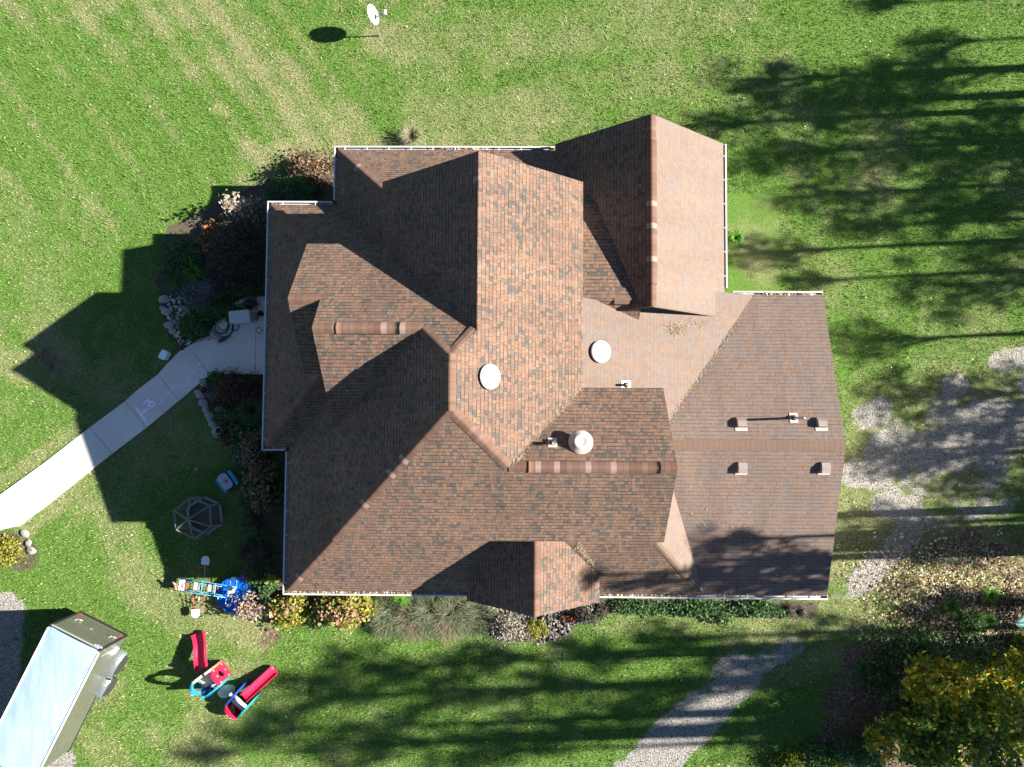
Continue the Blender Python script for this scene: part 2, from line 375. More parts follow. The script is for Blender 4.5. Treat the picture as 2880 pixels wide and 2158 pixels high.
cap((xD+.01,yD,zD),(xB+.2,yD,zD),main_roof); cap((xP,yP2,zP),(xB,ySu,zU),main_roof,.28,hs)
cap((xP,yP2,zP),(xGw,yG,zG),main_roof,.28,hs); cap((xGw,yG,zG),(xG-.01,yG,zG),main_roof)
cap((xGw+.5,yG,zG+.015),(xG-.42,yG,zG+.015),main_roof,.30,.8,.04,vent=True,name='ridge_vent')
def skirt_hip(x,y,dx,dy,t): cap((x,y,zL+.01),(x+dx*t,y+dy*t,zL+K*t),lower_roof,.28,hs)
skirt_hip(xWl+gi,yS+gi,1,1,2.15); skirt_hip(xPo+gi,yPoS+gi,1,1,2.6); skirt_hip(xPo+gi,yPoN-gi,1,-1,2.25); skirt_hip(xNw+gi,yN-gi,1,-1,2.2)
cap((xFr,yFn-.01,zF),(xFr,yFs+.01,zF),gable_w); cap((xFr,yFn-.75,zF+.015),(xFr,yFs+.6,zF+.015),gable_w,.30,.8,.04,vent=True,name='ridge_vent')
cap((xC,yC+.01,zC),(xC,-3.0,zC),dormer_roof); cap((xC,yC+.55,zC+.015),(xC,-3.1,zC+.015),dormer_roof,.30,.8,.04,vent=True,name='ridge_vent')
cap((3.9,yR,zR),(xge,yR,zR),garage_roof,.30,.30,.012,'cap_pale')
cap((2.62,3.3,zr2),(3.06,3.3,zr2),lower_roof,.26,.5,.01,'cap_pale')
cap((3.9,-3.56,4.60),(5.0,-4.72,3.66),lower_roof,.20,.55,.02,'cap_pale')
# --- walls under the roofs
def wall(name, pts, z0, z1, mat='siding'):
    bm = BM(); prism(bm, pts, z0, z1); return obj(name, bm, M[mat], house)
o4 = .42
wall('wall', [(xPo+1.5,yPoN-.6),(xPo+1.5,yPoS+.5),(xWl+o4,yPoS+.5),(xWl+o4,yS+o4),(xGe-.3,yS+o4),(xGe-.3,yRn-o4),(xFe-o4,yRn-o4),(xFe-o4,yFn-.35),(xFw+o4,yFn-.35),(xFw+o4,yN-o4),(xNw+o4,yN-o4),(xNw+o4,yPoN-.6)], -.3, zL-.12)
wall('upper_wall', [(xB+.35,ySu+.35),(xG-.3,ySu+.35),(xG-.3,yGn-.1),(xAe-.35,yGn-.1),(xAe-.35,yA-.3),(xAw+.35,yA-.3),(xAw+.35,yBn-.3),(xB+.35,yBn-.3)], zL-.1, zU-.14)
def gable_wall(a, b, zb, apex, d):
    """triangle of wall from a to b at height zb up to apex, d = thickness vector"""
    bm = BM(); d = Vector(d); P = [Vector((*a,zb)), Vector((*b,zb)), Vector(apex)]
    A = [bm.verts.new(p) for p in P]; B = [bm.verts.new(p+d) for p in P]
    bm.faces.new(A); bm.faces.new(B[::-1])
    for i in range(3): bm.faces.new((A[i],B[i],B[(i+1)%3],A[(i+1)%3]))
    bmesh.ops.recalc_face_normals(bm, faces=bm.faces)
    return obj('gable_wall', bm, M['siding'], house)
gable_wall((xAw+.3,yA-.32),(xAe-.3,yA-.32),zU-.15,(xA,yA-.32,zA-.2),(0,-.2,0))
gable_wall((xD+.3,1.4),(xD+.3,yBn-.25),zU-.15,(xD+.3,yD,zD-.2),(.15,0,0)); wall('wall',[(xD+.3,1.45),(xB+.5,1.45),(xB+.5,yBn-.35),(xD+.3,yBn-.35)],4.2,zU-.14)
gable_wall((xB+.3,yBs+.3),(xB+.3,yBn-.3),zU-.15,(xB+.3,yB,zB-.25),(.15,0,0))
gable_wall((xG-.3,ySu+.3),(xG-.3,yGn-.1),zU-.3,(xG-.3,yG,zG-.2),(-.15,0,0))
gable_wall((xFw+.5,yFn-.35),(xFe-.5,yFn-.35),zL-.15,(xFr,yFn-.35,zF-.25),(0,-.15,0))
gable_wall((xFw+.9,yFs+.34),(xFe-.3,yFs+.34),3.3,(xFr,yFs+.34,zF-.2),(0,.15,0)).data.materials[0] = M['siding_shade']
gable_wall((xge-.3,yS+.5),(xge-.3,yRn-.5),zL-.15,(xge-.3,yR,zR-.15),(-.15,0,0))
wall('wall',[(xCw+.3,yC+.3),(xCe-.3,yC+.3),(xCe-.3,-3.2),(xCw+.3,-3.2)],0,zCe-.1)
gable_wall((xCw+.25,yC+.3),(xCe-.25,yC+.3),zCe-.12,(xC,yC+.3,zC-.2),(0,.2,0))
bm = BM(); box(bm,(xFr-.0,yFs+.01,zF-.16),(.05,.03,.12)); 
for sx, sl_, n in ((-1,fw,1.1),(1,fk,2.2)):
    a = math.atan(sl_); box(bm,(xFr+sx*n/2,yFs-.015,zF-.07-sl_*n/2),(n/math.cos(a),.025,.10),Matrix.Rotation(sx*a,3,'Y'))
obj('rake_board', bm, M['fascia'], house)
for x in (xPo+.35,):                                   # porch posts
    for y in (yPoS+.4, 1.1, 3.2, yPoN-.4):
        bm = BM(); box(bm,(x,y,1.5),(.16,.16,3.0)); box(bm,(x,y,.12),(.24,.24,.22)); box(bm,(x,y,2.86),(.22,.22,.14)); obj('porch_post', bm, M['trim'], house)
# windows, front door and garage door (on the walls under the eaves)
M['glass'] = plain('window_glass', (.03,.04,.05), .08)
def window(x, y, z, nx, ny, w=.9, h=1.2):
    a = math.atan2(ny, nx)-PI/2; b = BM(); r = Matrix.Rotation(a, 3, 'Z'); c = Vector((x,y,z))
    for dx, dz, sx, sz in ((-w/2,0,.08,h+.08),(w/2,0,.08,h+.08),(0,h/2,w,.08),(0,-h/2,w+.12,.08),(0,0,.04,h)): box(b, c+r@Vector((dx,.02,dz)), (sx,.06,sz), r)
    f = obj('window', b, M['trim'], house); b = BM(); box(b, c+r@Vector((0,.005,0)), (w,.02,h), r); g = obj('pane', b, M['glass'], f)
for y in (-4.2,-2.6): window(xWl+o4-.01,y,1.6,-1,0)
for x in (-5.5,-3.6,4.6,7.2): window(x,yS+o4-.01,1.6,0,-1)
for x in (-3.5,-1.8,.1): window(x,yN-o4+.01,1.6,0,1)
window(xFr,yFn-.34,1.7,0,1,1.8,1.3); window(xC,yC+.29,2.2,0,-1,1.4,1.3); window(xA,yA-.31,6.1,0,1,.9,.8)
bm = BM(); box(bm,(xPo+1.48,2.1,1.05),(.06,.95,2.1),bevel=.01); dr = obj('front_door', bm, plain('door_paint',(.20,.05,.04),.4), house)
bm = BM(); box(bm,(xPo+1.43,1.75,1.0),(.05,.05,.05),bevel=.015); obj('handle', bm, M['zinc'], dr)
for y in (-3.2,1.4):
    bm = BM()
    for k in range(4): box(bm,(xGe-.28,y,.30+.56*k),(.06,2.6,.54),bevel=.01)
    obj('garage_door', bm, M['trim'], house)
# --- gutters with hangers
def gutter(p0, p1, out, z=None):
    p0, p1 = Vector((*p0,0)), Vector((*p1,0)); zz = z if z is not None else zL
    d = (p1-p0); L = d.length; d.normalize(); o = Vector((*out,0)); bm = BM(); a = math.atan2(d.y,d.x); c = (p0+p1)/2
    def bar(off, dz, sw, sh): box(bm, c+o*off+Vector((0,0,zz+dz)), (L,sw,sh), a)
    bar(-.0125,-.05,.025,.12); bar(-.075,-.105,.15,.012); bar(-.148,-.05,.010,.10); bar(-.03,.012,.035,.01)
    for e in (p0,p1): box(bm, e-o*.075+d*(.006 if e is p0 else -.006)+Vector((0,0,zz-.05)), (.012,.13,.10), a)
    g = obj('gutter', bm, M['gutter'], house)
    n = max(1, int(L/.68))
    first = None
    for i in range(n):
        q = p0+d*(L*(i+.5)/n)-o*.075+Vector((0,0,zz+.012))
        if first is None:
            b = BM(); box(b, (0,0,0), (.03,.15,.012), bevel=.003); first = obj('hanger', b, M['gutter'], g)
            h = first
        else: h = bpy.data.objects.new('hanger', first.data); C.objects.link(h); h.parent = g
        h.location = q; h.rotation_euler = (0,0,a)
    return g
gutter((xNw,yN),(xFw-.02,yN),(0,1)); gutter((xNw,yPoN+.05),(xNw,yN-.02),(-1,0)); gutter((xPo,yPoN),(xNw-.05,yPoN),(0,1))
gutter((xPo,yPoS),(xPo,yPoN-.02),(-1,0)); gutter((xPo+.02,yPoS),(xWl-.02,yPoS),(0,-1)); gutter((xWl,yS),(xWl,yPoS-.03),(-1,0))
gutter((xWl+.02,yS),(xCw+.02,yS),(0,-1)); gutter((xCe+.02,yS),(xGe,yS),(0,-1))
gutter((xFe+.06,yRn+.05),(xFe+.06,yFn),(1,0),zFe+.0); gutter((xFe+.3,yRn),(xGe-.02,yRn),(0,1))
# --- things fixed on the roof
def on_roof(px, py, zf, lo=3., hi=9.):
    for _ in range(60):                                 # where the line of sight meets the slope
        m = (lo+hi)/2; p = at(px,py,m)
        if m > zf(p.x,p.y): hi = m
        else: lo = m
    return p
fE = lambda x,y: zP-wE*(x-xP)
fShed = lambda x,y: 5.40-.415*(x-xAe)
fGn = lambda x,y: zAe-(zG-zAe)/(yGn-yG)*(y-yGn)
fRn = lambda x,y: zR-gr*(y-yR)
fRs = lambda x,y: zR+gs*(y-yR)
def tilt(gx, gy): return Vector((-gx,-gy,1)).normalized().to_track_quat('Z','Y').to_matrix()
def dome(px, py, zf, g, along, s=1.):
    p = on_roof(px,py,zf); b = BM(); m = tilt(*g) if along else tilt(g[0]*.25,g[1]*.25); n = m @ Vector((0,0,1))
    lathe(b, [(.23,0),(.23,.10)], 28, p-n*.03, m, 1)
    lathe(b, [(.29,.07),(.315,.085),(.31,.105),(.27,.135),(.20,.20),(.175,.225),(.13,.232),(.115,.222),(.05,.222),(.02,.224)] if not along else [(.29,.05),(.315,.06),(.31,.08),(.27,.10),(.21,.14),(.18,.155),(.08,.162),(.0,.163)], 32, p+n*(.06 if not along else .0), m, 0)
    return obj('dome_vent', b, [M['vent'],M['dark']], house)
M['vent_white'] = plain('cream_vent', (.56,.50,.44), .4, 0, .04)
d1 = dome(1374,1060,fE,(-wE,0),True); d2 = dome(1687,990,fShed,(-.415,0),True); d3 = dome(1632,1247,fGn,(0,-.815),False)
for d in (d1,d2): d.data.materials[0] = M['vent_white']
def vent_pipe(px, py, zf, g, h, r=.04):
    p = on_roof(px,py,zf); b = BM(); tube(b,[p-Vector((0,0,.1)),p+Vector((0,0,h))],r,12,cap=False); tube(b,[p+Vector((0,0,h)),p+Vector((0,0,h-.12))],r*.72,12,cap=True)
    o = obj('vent_pipe', b, M['zinc'], house); m = tilt(*g)
    b = BM(); box(b, p+m@Vector((0,.0,.012)), (.24,.30,.012), m); lathe(b,[(.085,-.02),(.075,.05),(.046,.11)],16,p,m,1); obj('flashing', b, [M['vent'],M['pipe']], o)
vent_pipe(1554,1246,fGn,(0,-.815),.34); vent_pipe(1760,1083,fShed,(-.415,0),.30,.035); vent_pipe(2232,1176,fRn,(0,-gr),.82,.035)
def box_vent(px, py, zf, g):
    p = on_roof(px,py,zf); m = tilt(*g); sgn = -1 if g[1] < 0 else 1      # mouth looks down the slope
    b = BM(); w, l = .25, .30
    # hooded profile, low at the uphill side
    pr = [(-.15,0),(-.15,.07),(-.02,.155),(.15,.16),(.15,0)]
    L_ = [b.verts.new(p+m@Vector((-w/2,-sgn*y,z))) for y,z in pr]; R_ = [b.verts.new(p+m@Vector((w/2,-sgn*y,z))) for y,z in pr]
    b.faces.new(L_); b.faces.new(R_[::-1])
    for i in range(len(pr)): b.faces.new((L_[i],L_[(i+1)%5],R_[(i+1)%5],R_[i]))
    bmesh.ops.recalc_face_normals(b, faces=b.faces); o = obj('box_vent', b, M['boxvent'], house)
    b = BM(); box(b, p+m@Vector((0,-sgn*.19,.012)), (.35,.10,.012), m); obj('flashing', b, M['vent'], o)
for q in ((2083,1190),(2308,1190)): box_vent(*q, fRn, (0,-gr))
for q in ((2086,1313),(2319,1313)): box_vent(*q, fRs, (0,gs))
# ================================================================== THE GROUND
def hashn(i, j, s):
    h = (i.astype(np.int64)*374761393 + j.astype(np.int64)*668265263 + s*974634721) & 0x7fffffff
    h = ((h ^ (h >> 13))*1274126177) & 0x7fffffff
    return ((h ^ (h >> 16)) & 0xffff)/65535.
def vn(x, y, sc_, s):
    x, y = x/sc_, y/sc_; i, j = np.floor(x), np.floor(y); fx, fy = x-i, y-j; fx = fx*fx*(3-2*fx); fy = fy*fy*(3-2*fy)
    a = hashn(i,j,s)*(1-fx)+hashn(i+1,j,s)*fx; b = hashn(i,j+1,s)*(1-fx)+hashn(i+1,j+1,s)*fx
    return a*(1-fy)+b*fy
def fbm(x, y, sc_, s, o=4): return sum(vn(x, y, sc_/2**k, s+k)*.5**k for k in range(o))/sum(.5**k for k in range(o))
def ss(a, b, x): t = np.clip((x-a)/(b-a),0,1); return t*t*(3-2*t)
def blob(px, py, L):
    """soft union of capsules (x0,y0,x1,y1,radius,strength) in photo pixels of the flat ground"""
    o = np.zeros_like(px)
    for x0,y0,x1,y1,r,s in L:
        dx, dy = x1-x0, y1-y0; q = dx*dx+dy*dy+1e-9
        t = np.clip(((px-x0)*dx+(py-y0)*dy)/q,0,1); d = np.hypot(px-x0-t*dx, py-y0-t*dy)
        o = np.maximum(o, s*(1-ss(.45*r, 1.35*r, d)))
    return o
def inpoly(px, py, P):
    c = np.zeros(px.shape, bool); n = len(P)
    for k in range(n):
        (x0,y0),(x1,y1) = P[k], P[(k+1)%n]
        if y0 == y1: continue
        c ^= ((y0 > py) != (y1 > py)) & (px < (x1-x0)*(py-y0)/(y1-y0)+x0)
    return c
BED_N = [(470,640),(560,590),(640,560),(720,520),(830,470),(960,430),(1010,480),(1010,700),(800,830),(745,835),(672,846),(631,880),(590,937),(540,972),(500,990),(470,930),(455,860),(440,790),(452,720)]
BED_S = [(590,1052),(640,1050),(800,1050),(830,1300),(860,1640),(1300,1640),(1700,1640),(1700,1700),(1640,1740),(1600,1790),(1520,1815),(1400,1800),(1330,1760),(1200,1745),(1100,1750),(1030,1760),(880,1765),(790,1745),(730,1720),(715,1640),(720,1500),(690,1380),(660,1290),(635,1230),(600,1160),(565,1110)]
PATH = [(-400,1672),(-400,1772),(0,1491),(58,1478),(127,1426),(315,1277),(413.6,1202),(504,1127),(556.5,1082.6),(590,1053.5),(645,1052),(880,1056),(880,835),(745,833),(700,836),(673,844),(631.5,877),(590,935),(531.6,974),(506.6,988),(473,1021.5),(445.5,1053),(384,1100),(354,1128),(253,1203),(130,1299),(0,1393)]
def channels(x, y):
    px, py = to_px(x, y); n1 = fbm(x,y,3.2,11); n2 = fbm(x,y,.9,31,3); n3 = fbm(x,y,7.,51,3)
    n4 = fbm(x,y,.42,171,3); dry = ss(.46,.74,n1)*.34 + .20*ss(.40,.7,n3) + .75*(n4-.5)
    L = [(520,0,960,420,120,.62),(760,440,960,380,45,.95),(880,300,1000,330,50,.6),(1070,110,1150,130,60,.75),(1200,330,1560,300,80,.62),(1400,120,1900,60,90,.5),(1010,400,1500,390,25,.7),(0,1010,120,1060,55,.75),(130,960,260,1080,60,.8),(0,1360,250,1180,22,.7),(60,1500,330,1290,28,.7),(330,1290,560,1090,20,.6),(380,1620,560,1760,90,.55),(560,1700,720,1790,60,.7),(0,560,180,900,90,.35),(1560,250,1900,220,60,.45),(2100,700,2150,760,60,.7),(1960,1080,2000,1110,20,0),(200,2000,330,2150,60,.5),(640,1420,560,1560,80,.4),(2380,1500,2800,1640,170,.85),(2080,1790,2420,1720,70,.7),(2560,1250,2850,1180,230,.75),(2150,1900,2350,1850,60,.6),(1900,1760,2100,1740,40,.5),(1700,1750,2300,1720,50,.4)]
    dry = np.maximum(dry, blob(px,py,L)*(.55+.6*n2))
    # mowing stripes in the upper left
    u = (px*.80-py*.60); st = np.sin(u*2*PI/74.)+.5*np.sin(u*2*PI/151.+1.3); m = (1-ss(500,760,py))*(1-ss(850,1150,px))
    dry = dry + .19*st*m*(.4+1.2*fbm(x,y,1.6,301,3)) + .22*(n2-.5)
    grav = blob(px,py,[(1780,2190,1930,2050,80,1),(1930,2050,2070,1900,80,.92),(2070,1890,2230,1820,50,.55),(2300,1740,2400,1660,50,.55),(2420,1640,2560,1500,48,.80),(2420,1180,2480,1150,40,1),(2400,1335,2470,1340,45,1),(2490,1420,2560,1430,50,.9),(2680,1085,2700,1080,38,1),(2560,1300,2800,1180,175,.66),(2640,1420,2800,1400,110,.55),(2820,1030,3000,1000,60,.7),(2900,1150,3300,1000,200,.7),(2800,1540,3000,1560,120,.45),(0,1730,0,1990,80,.9),(10,1690,20,1700,36,.6),(170,2140,130,2200,50,1),(-200,1600,-200,2200,200,1)])
    grav = ss(.30,.80, grav*(.10+1.0*fbm(x,y,1.3,77,3)+.62*fbm(x,y,.28,79,3)))
    lit = blob(px,py,[(2700,1800,3000,1900,230,.78),(2500,1990,2900,2150,240,.85),(2680,1560,2950,1560,110,.6),(2350,2130,2500,2200,150,.8),(2360,1700,2440,1640,60,.4),(2080,1800,2330,1760,50,.35),(730,1840,760,1800,52,.62),(120,1000,240,1060,60,.55),(1930,2000,1900,2100,60,.4)])
    lit = ss(.30,.80, lit*(.15+.9*fbm(x,y,.9,91,3)+.62*fbm(x,y,.22,93,3)))
    soil = np.maximum(inpoly(px,py,BED_N), inpoly(px,py,BED_S)).astype(float)
    soil = np.maximum(soil, blob(px,py,[(1700,1705,2280,1715,28,.8),(10,1540,60,1560,55,.8)]))
    return np.clip(dry,0,1), grav, lit, soil, px, py
xs = np.unique(np.concatenate([np.array([-220,-120,-60,-36]), np.arange(-24,24.01,.16), np.array([36,60,120,220])]))
ys = np.unique(np.concatenate([np.array([-220,-120,-60,-30]), np.arange(-17,17.01,.16), np.array([30,60,120,220])]))
X, Y = np.meshgrid(xs, ys, indexing='ij'); nx, ny = X.shape
dry, grav, lit, soil, _, _ = channels(X.ravel(), Y.ravel())
Z = (fbm(X,Y,2.2,5,3)-.5)*.05*np.exp(-((np.maximum(np.abs(X)-20,0)/20)**2)) - .03
inside = (X > -7.6)&(X < 9.4)&(Y > -5.5)&(Y < 8.2)
V = np.stack([X.ravel(),Y.ravel(),Z.ravel()],1)
I = np.arange(nx*ny).reshape(nx,ny)
Fq = np.stack([I[:-1,:-1],I[1:,:-1],I[1:,1:],I[:-1,1:]],-1).reshape(-1,4)
me = fast_mesh('lawn', V, Fq, True)
ca = me.color_attributes.new('zones','FLOAT_COLOR','POINT'); ca.data.foreach_set('color', np.stack([dry,grav,lit,soil],1).astype(np.float32).ravel())
def lawnmat():
    s = NT('lawn_ground'); a = s.n('ShaderNodeAttribute', attribute_name='zones'); sc_ = s.n('ShaderNodeSeparateColor'); s.l(a.outputs['Color'], sc_.inputs[0])
    p = s.pos(); n1 = s.noise(p, 26, 4, .75); n2 = s.noise(p, 70, 3, .8); n3 = s.noise(p, 5, 4, .7)
    g = s.ramp(n1, [(.30,(.018,.052,.008)),(.46,(.070,.142,.022)),(.64,(.140,.228,.048))])
    d = s.ramp(n1, [(.30,(.070,.085,.028)),(.48,(.19,.195,.085)),(.66,(.34,.32,.17))])
    f = s.math('ADD', sc_.outputs[0], s.math('MULTIPLY', s.math('SUBTRACT', n3, .5), .9)); c = s.mix(s.mapr(f, .15, .95), g, d)
    vo = s.n('ShaderNodeTexVoronoi'); vo.inputs['Scale'].default_value = 38; s.l(p, vo.inputs['Vector']); vs = s.n('ShaderNodeSeparateColor'); s.l(vo.outputs['Color'], vs.inputs[0])
    gr_ = s.ramp(vs.outputs[0], [(0,(.12,.11,.095)),(.35,(.23,.215,.19)),(.65,(.34,.32,.285)),(1,(.47,.45,.40))])
    l_ = s.ramp(vs.outputs[1], [(0,(.03,.022,.014)),(.3,(.085,.055,.032)),(.55,(.15,.10,.062)),(.8,(.22,.16,.11)),(1,(.32,.26,.20))])
    so_ = s.ramp(n1, [(.3,(.040,.036,.024)),(.5,(.085,.075,.050)),(.7,(.15,.13,.095))])
    m = s.math('ADD', s.math('SUBTRACT', n2, .5), s.math('MULTIPLY', s.math('SUBTRACT', n1, .5), .8))
    def msk(ch): return s.mapr(s.math('ADD', ch, m), .38, .62)
    c = s.mix(msk(a.outputs['Alpha']), c, so_); c = s.mix(msk(sc_.outputs[2]), c, l_); c = s.mix(msk(sc_.outputs[1]), c, gr_)
    h = s.math('ADD', s.math('MULTIPLY', n2, .6), s.math('MULTIPLY', vo.outputs['Distance'], s.math('MULTIPLY', sc_.outputs[1], 1.2))); s.bump(s.math('ADD', h, n1), .9, .05)
    s.b.inputs['Specular IOR Level'].default_value = .1
    return s.set(Base_Color=c, Roughness=.95)
tag(put('lawn', me, lawnmat()), kind='structure')
# --- grass blades (one mass)
n = 520000; gx = np.random.uniform(-19.5,20.5,n); gy = np.random.uniform(-14,15.5,n)
d_, g_, l_, s_, px, py = channels(gx, gy)
keep = np.random.rand(n) > np.clip(g_*1.0+l_*.95+s_*1.2,0,.985)
keep &= ~((gx > -7.0)&(gx < 9.2)&(gy > -5.3)&(gy < 8.0)); keep &= ~inpoly(px,py,PATH)
keep &= (px > -90)&(px < 2970)&(py > -80)&(py < 2240)
gx, gy, d_ = gx[keep], gy[keep], d_[keep]; n = len(gx)
gz = (fbm(gx,gy,2.2,5,3)-.5)*.05-.035; tuf = fbm(gx,gy,.16,201,2)
# the mower lays the grass over in lanes
pxk, pyk = px[keep], py[keep]; lane = np.sign(np.sin((pxk*.80-pyk*.60)*2*PI/74.))
th = np.random.uniform(0,2*PI,n); hh = np.random.uniform(.030,.085,n)*(1.15-.4*d_)*(.45+1.1*tuf); ln = np.random.uniform(.02,.085,n); wd = np.random.uniform(.008,.017,n)
ox, oy = np.cos(th), np.sin(th); lx, ly = ln*np.cos(th+1.2)+lane*.012, ln*np.sin(th+1.2)-lane*.016
V = np.empty((n,3,3)); V[:,0] = np.stack([gx-ox*wd,gy-oy*wd,gz],1); V[:,1] = np.stack([gx+ox*wd,gy+oy*wd,gz],1); V[:,2] = np.stack([gx+lx,gy+ly,gz+hh],1)
me = fast_mesh('grass', V.reshape(-1,3), np.arange(n*3).reshape(-1,3))
ca = me.color_attributes.new('zones','FLOAT_COLOR','POINT'); q = np.repeat(d_,3); ca.data.foreach_set('color', np.stack([q,q,q,q],1).astype(np.float32).ravel())
def grassmat():
    s = NT('grass_blade'); a = s.n('ShaderNodeAttribute', attribute_name='zones'); g = s.n('ShaderNodeNewGeometry'); r = g.outputs['Random Per Island']
    gc = s.ramp(r, [(0,(.026,.088,.010)),(.3,(.072,.172,.022)),(.65,(.142,.258,.048)),(1,(.235,.335,.10))])
    dc = s.ramp(r, [(0,(.12,.15,.045)),(.35,(.23,.24,.10)),(.7,(.37,.35,.19)),(1,(.48,.43,.29))])
    f = s.math('ADD', a.outputs['Fac'], s.math('MULTIPLY', s.math('SUBTRACT', s.noise(s.pos(), 6, 3), .5), .9))
    r2 = s.math('FRACT', s.math('MULTIPLY', r, 91.7)); f = s.mapr(s.math('SUBTRACT', f, s.math('MULTIPLY', r2, .55)), -.05, .25); c = s.mix(f, gc, dc)
    t = s.n('ShaderNodeBsdfTranslucent'); s.l(c, t.inputs[0]); mx = s.n('ShaderNodeMixShader'); mx.inputs[0].default_value = .3
    s.l(s.b.outputs[0], mx.inputs[1]); s.l(t.outputs[0], mx.inputs[2]); s.l(mx.outputs[0], s.out.inputs['Surface'])
    s.b.inputs['Specular IOR Level'].default_value = .2
    return s.set(Base_Color=c, Roughness=.7)
tag(put('grass', me, grassmat()), 'short mown grass blades, green with straw patches', 'grass', kind='stuff')
# --- concrete path with joints and chalk drawing
bm = BM(); P = [at(*p) for p in PATH]; prism(bm, [(p.x,p.y) for p in P], -.12, .03)
path = tag(obj('path', bm, M['concrete']), kind='structure')
bm = BM()
def groove(a, b, w=.010):
    a, b = at(*a), at(*b); d = b-a; box(bm, ((a.x+b.x)/2,(a.y+b.y)/2,.0315), (d.length,w,.005), math.atan2(d.y,d.x))
for a, b in (((354,1128),(412,1202)),((446,1055),(503,1126)),((532,977),(591,1052)),((722,836),(718,1052)),((255,1204),(316,1276)),((150,1288),(214,1356)),((45,1364),(112,1434))): groove(a, b)
tag(obj('path_joint', bm, M['joint']), kind='structure')
def stroke(bm, pts, w, z=.0345, closed=False):
    P = [at(*p) for p in pts]; n = len(P); row = []
    for i, p in enumerate(P):
        a = P[(i-1)%n] if (i > 0 or closed) else P[i]; b = P[(i+1)%n] if (i < n-1 or closed) else P[i]
        d = (b-a).normalized(); s = Vector((-d.y,d.x,0))*w*(.42+.16*random.random())
        row.append((bm.verts.new((p.x+s.x,p.y+s.y,z)), bm.verts.new((p.x-s.x,p.y-s.y,z))))
    for i in range(n if closed else n-1):
        A, B = row[i], row[(i+1)%n]; bm.faces.new((A[0],A[1],B[1],B[0]))
def cz(x, y): return (370+x/4.327, 980+y/4.327)
def arc(x, y, rx_, ry_, a0, a1, n=18, rot=0.):
    o = []
    for i in range(n+1):
        t = math.radians(a0+(a1-a0)*i/n); X_, Y_ = rx_*math.cos(t), ry_*math.sin(t); c, s = math.cos(rot), math.sin(rot); o.append(cz(x+X_*c-Y_*s, y+X_*s+Y_*c))
    return o
ch = thing('chalk_writing', 'lilac and pink chalk letters drawn along the concrete path', 'chalk writing', at(480,1110,.034))
bm = BM(); 
stroke(bm, [cz(60,718),cz(122,805),cz(185,888)], .075, .0345); stroke(bm, [cz(128,800),cz(165,765),cz(208,728)], .075, .0349)
stroke(bm, arc(250,680,33,30,0,360,22)[:-1], .080, .0353, True); stroke(bm, [cz(232,640),cz(212,622),cz(180,652),cz(146,684)], .062, .0357)
o = obj('letter', bm, M['chalk'], ch, loc=-ch.location)
def outline(*lists):
    bm = BM(); z = .0345
    for L, cl in lists: stroke(bm, L, .030, z, cl); z += .0004
    obj('letter', bm, M['chalk_pink'], ch, loc=-ch.location)
outline((arc(330,640,70,38,200,470,18,.2),False),(arc(335,625,38,22,150,430,16,.6),False))
outline(([cz(392,582),cz(500,490),cz(512,505),cz(405,594)],True))
outline(([cz(650,458),cz(600,452),cz(520,445),cz(490,455),cz(505,470),cz(545,470),cz(525,500),cz(535,520),cz(560,505),cz(580,478),cz(640,466)],True))
outline(([cz(665,460),cz(740,390),cz(745,378),cz(690,420),cz(650,440),cz(637,415),cz(650,375),cz(690,345),cz(712,338),cz(705,365),cz(670,405),cz(655,435)],False),([cz(668,466),cz(700,430),cz(746,382)],False))
outline(([cz(755,368),cz(835,290),cz(830,278),cz(780,320),cz(735,345),cz(718,310),cz(740,265),cz(780,238),cz(800,240),cz(770,285),cz(760,300),cz(800,280),cz(860,235),cz(875,228),cz(850,260),cz(760,355)],True))
outline(([cz(995,148),cz(930,150),cz(860,165),cz(815,200),cz(795,240),cz(800,270),cz(860,298),cz(915,275),cz(940,220),cz(965,150),cz(975,118)],False))
# ================================================================== THINGS IN THE YARD
def local(o, p): return Vector(p)-o.location
def panel(bm, outer, hole, org, ex, ez, ey, th, n=48, mi=0, rim=None):
    """flat board with an opening: outlines in (x,z), swept th along ey"""
    hx = sum(p[0] for p in hole)/len(hole) if hole else sum(p[0] for p in outer)/len(outer)
    hz = sum(p[1] for p in hole)/len(hole) if hole else sum(p[1] for p in outer)/len(outer)
    def cast(P, a):
        dx, dz = math.cos(a), math.sin(a); best = None
        for k in range(len(P)):
            (x0,z0),(x1,z1) = P[k], P[(k+1)%len(P)]; ex_, ez_ = x1-x0, z1-z0; q = dx*ez_-dz*ex_
            if abs(q) < 1e-12: continue
            t = ((x0-hx)*ez_-(z0-hz)*ex_)/q; s = ((x0-hx)*dz-(z0-hz)*dx)/q
            if t > 0 and -1e-9 <= s <= 1+1e-9: best = t if best is None else max(best, t)
        return (hx+dx*best, hz+dz*best)
    A = sorted(set([2*PI*i/n for i in range(n)]+[math.atan2(p[1]-hz,p[0]-hx)%(2*PI) for p in outer]))
    O = [cast(outer,a) for a in A]; k = len(A)
    W = lambda p, d: org+ex*p[0]+ez*p[1]+ey*d
    of, ob = [bm.verts.new(W(p,0)) for p in O], [bm.verts.new(W(p,th)) for p in O]
    fs = []
    if hole:
        Hh = [cast(hole,a) for a in A]; hf, hb = [bm.verts.new(W(p,0)) for p in Hh], [bm.verts.new(W(p,th)) for p in Hh]
        for i in range(k):
            j = (i+1)%k
            for q in ((of[i],of[j],hf[j],hf[i]),(ob[j],ob[i],hb[i],hb[j]),(hf[i],hf[j],hb[j],hb[i])): fs.append(bm.faces.new(q))
    else: fs += [bm.faces.new(of), bm.faces.new(ob[::-1])]
    for i in range(k): j = (i+1)%k; fs.append(bm.faces.new((of[j],of[i],ob[i],ob[j])))
    for f in fs: f.material_index = mi
    bmesh.ops.recalc_face_normals(bm, faces=fs)
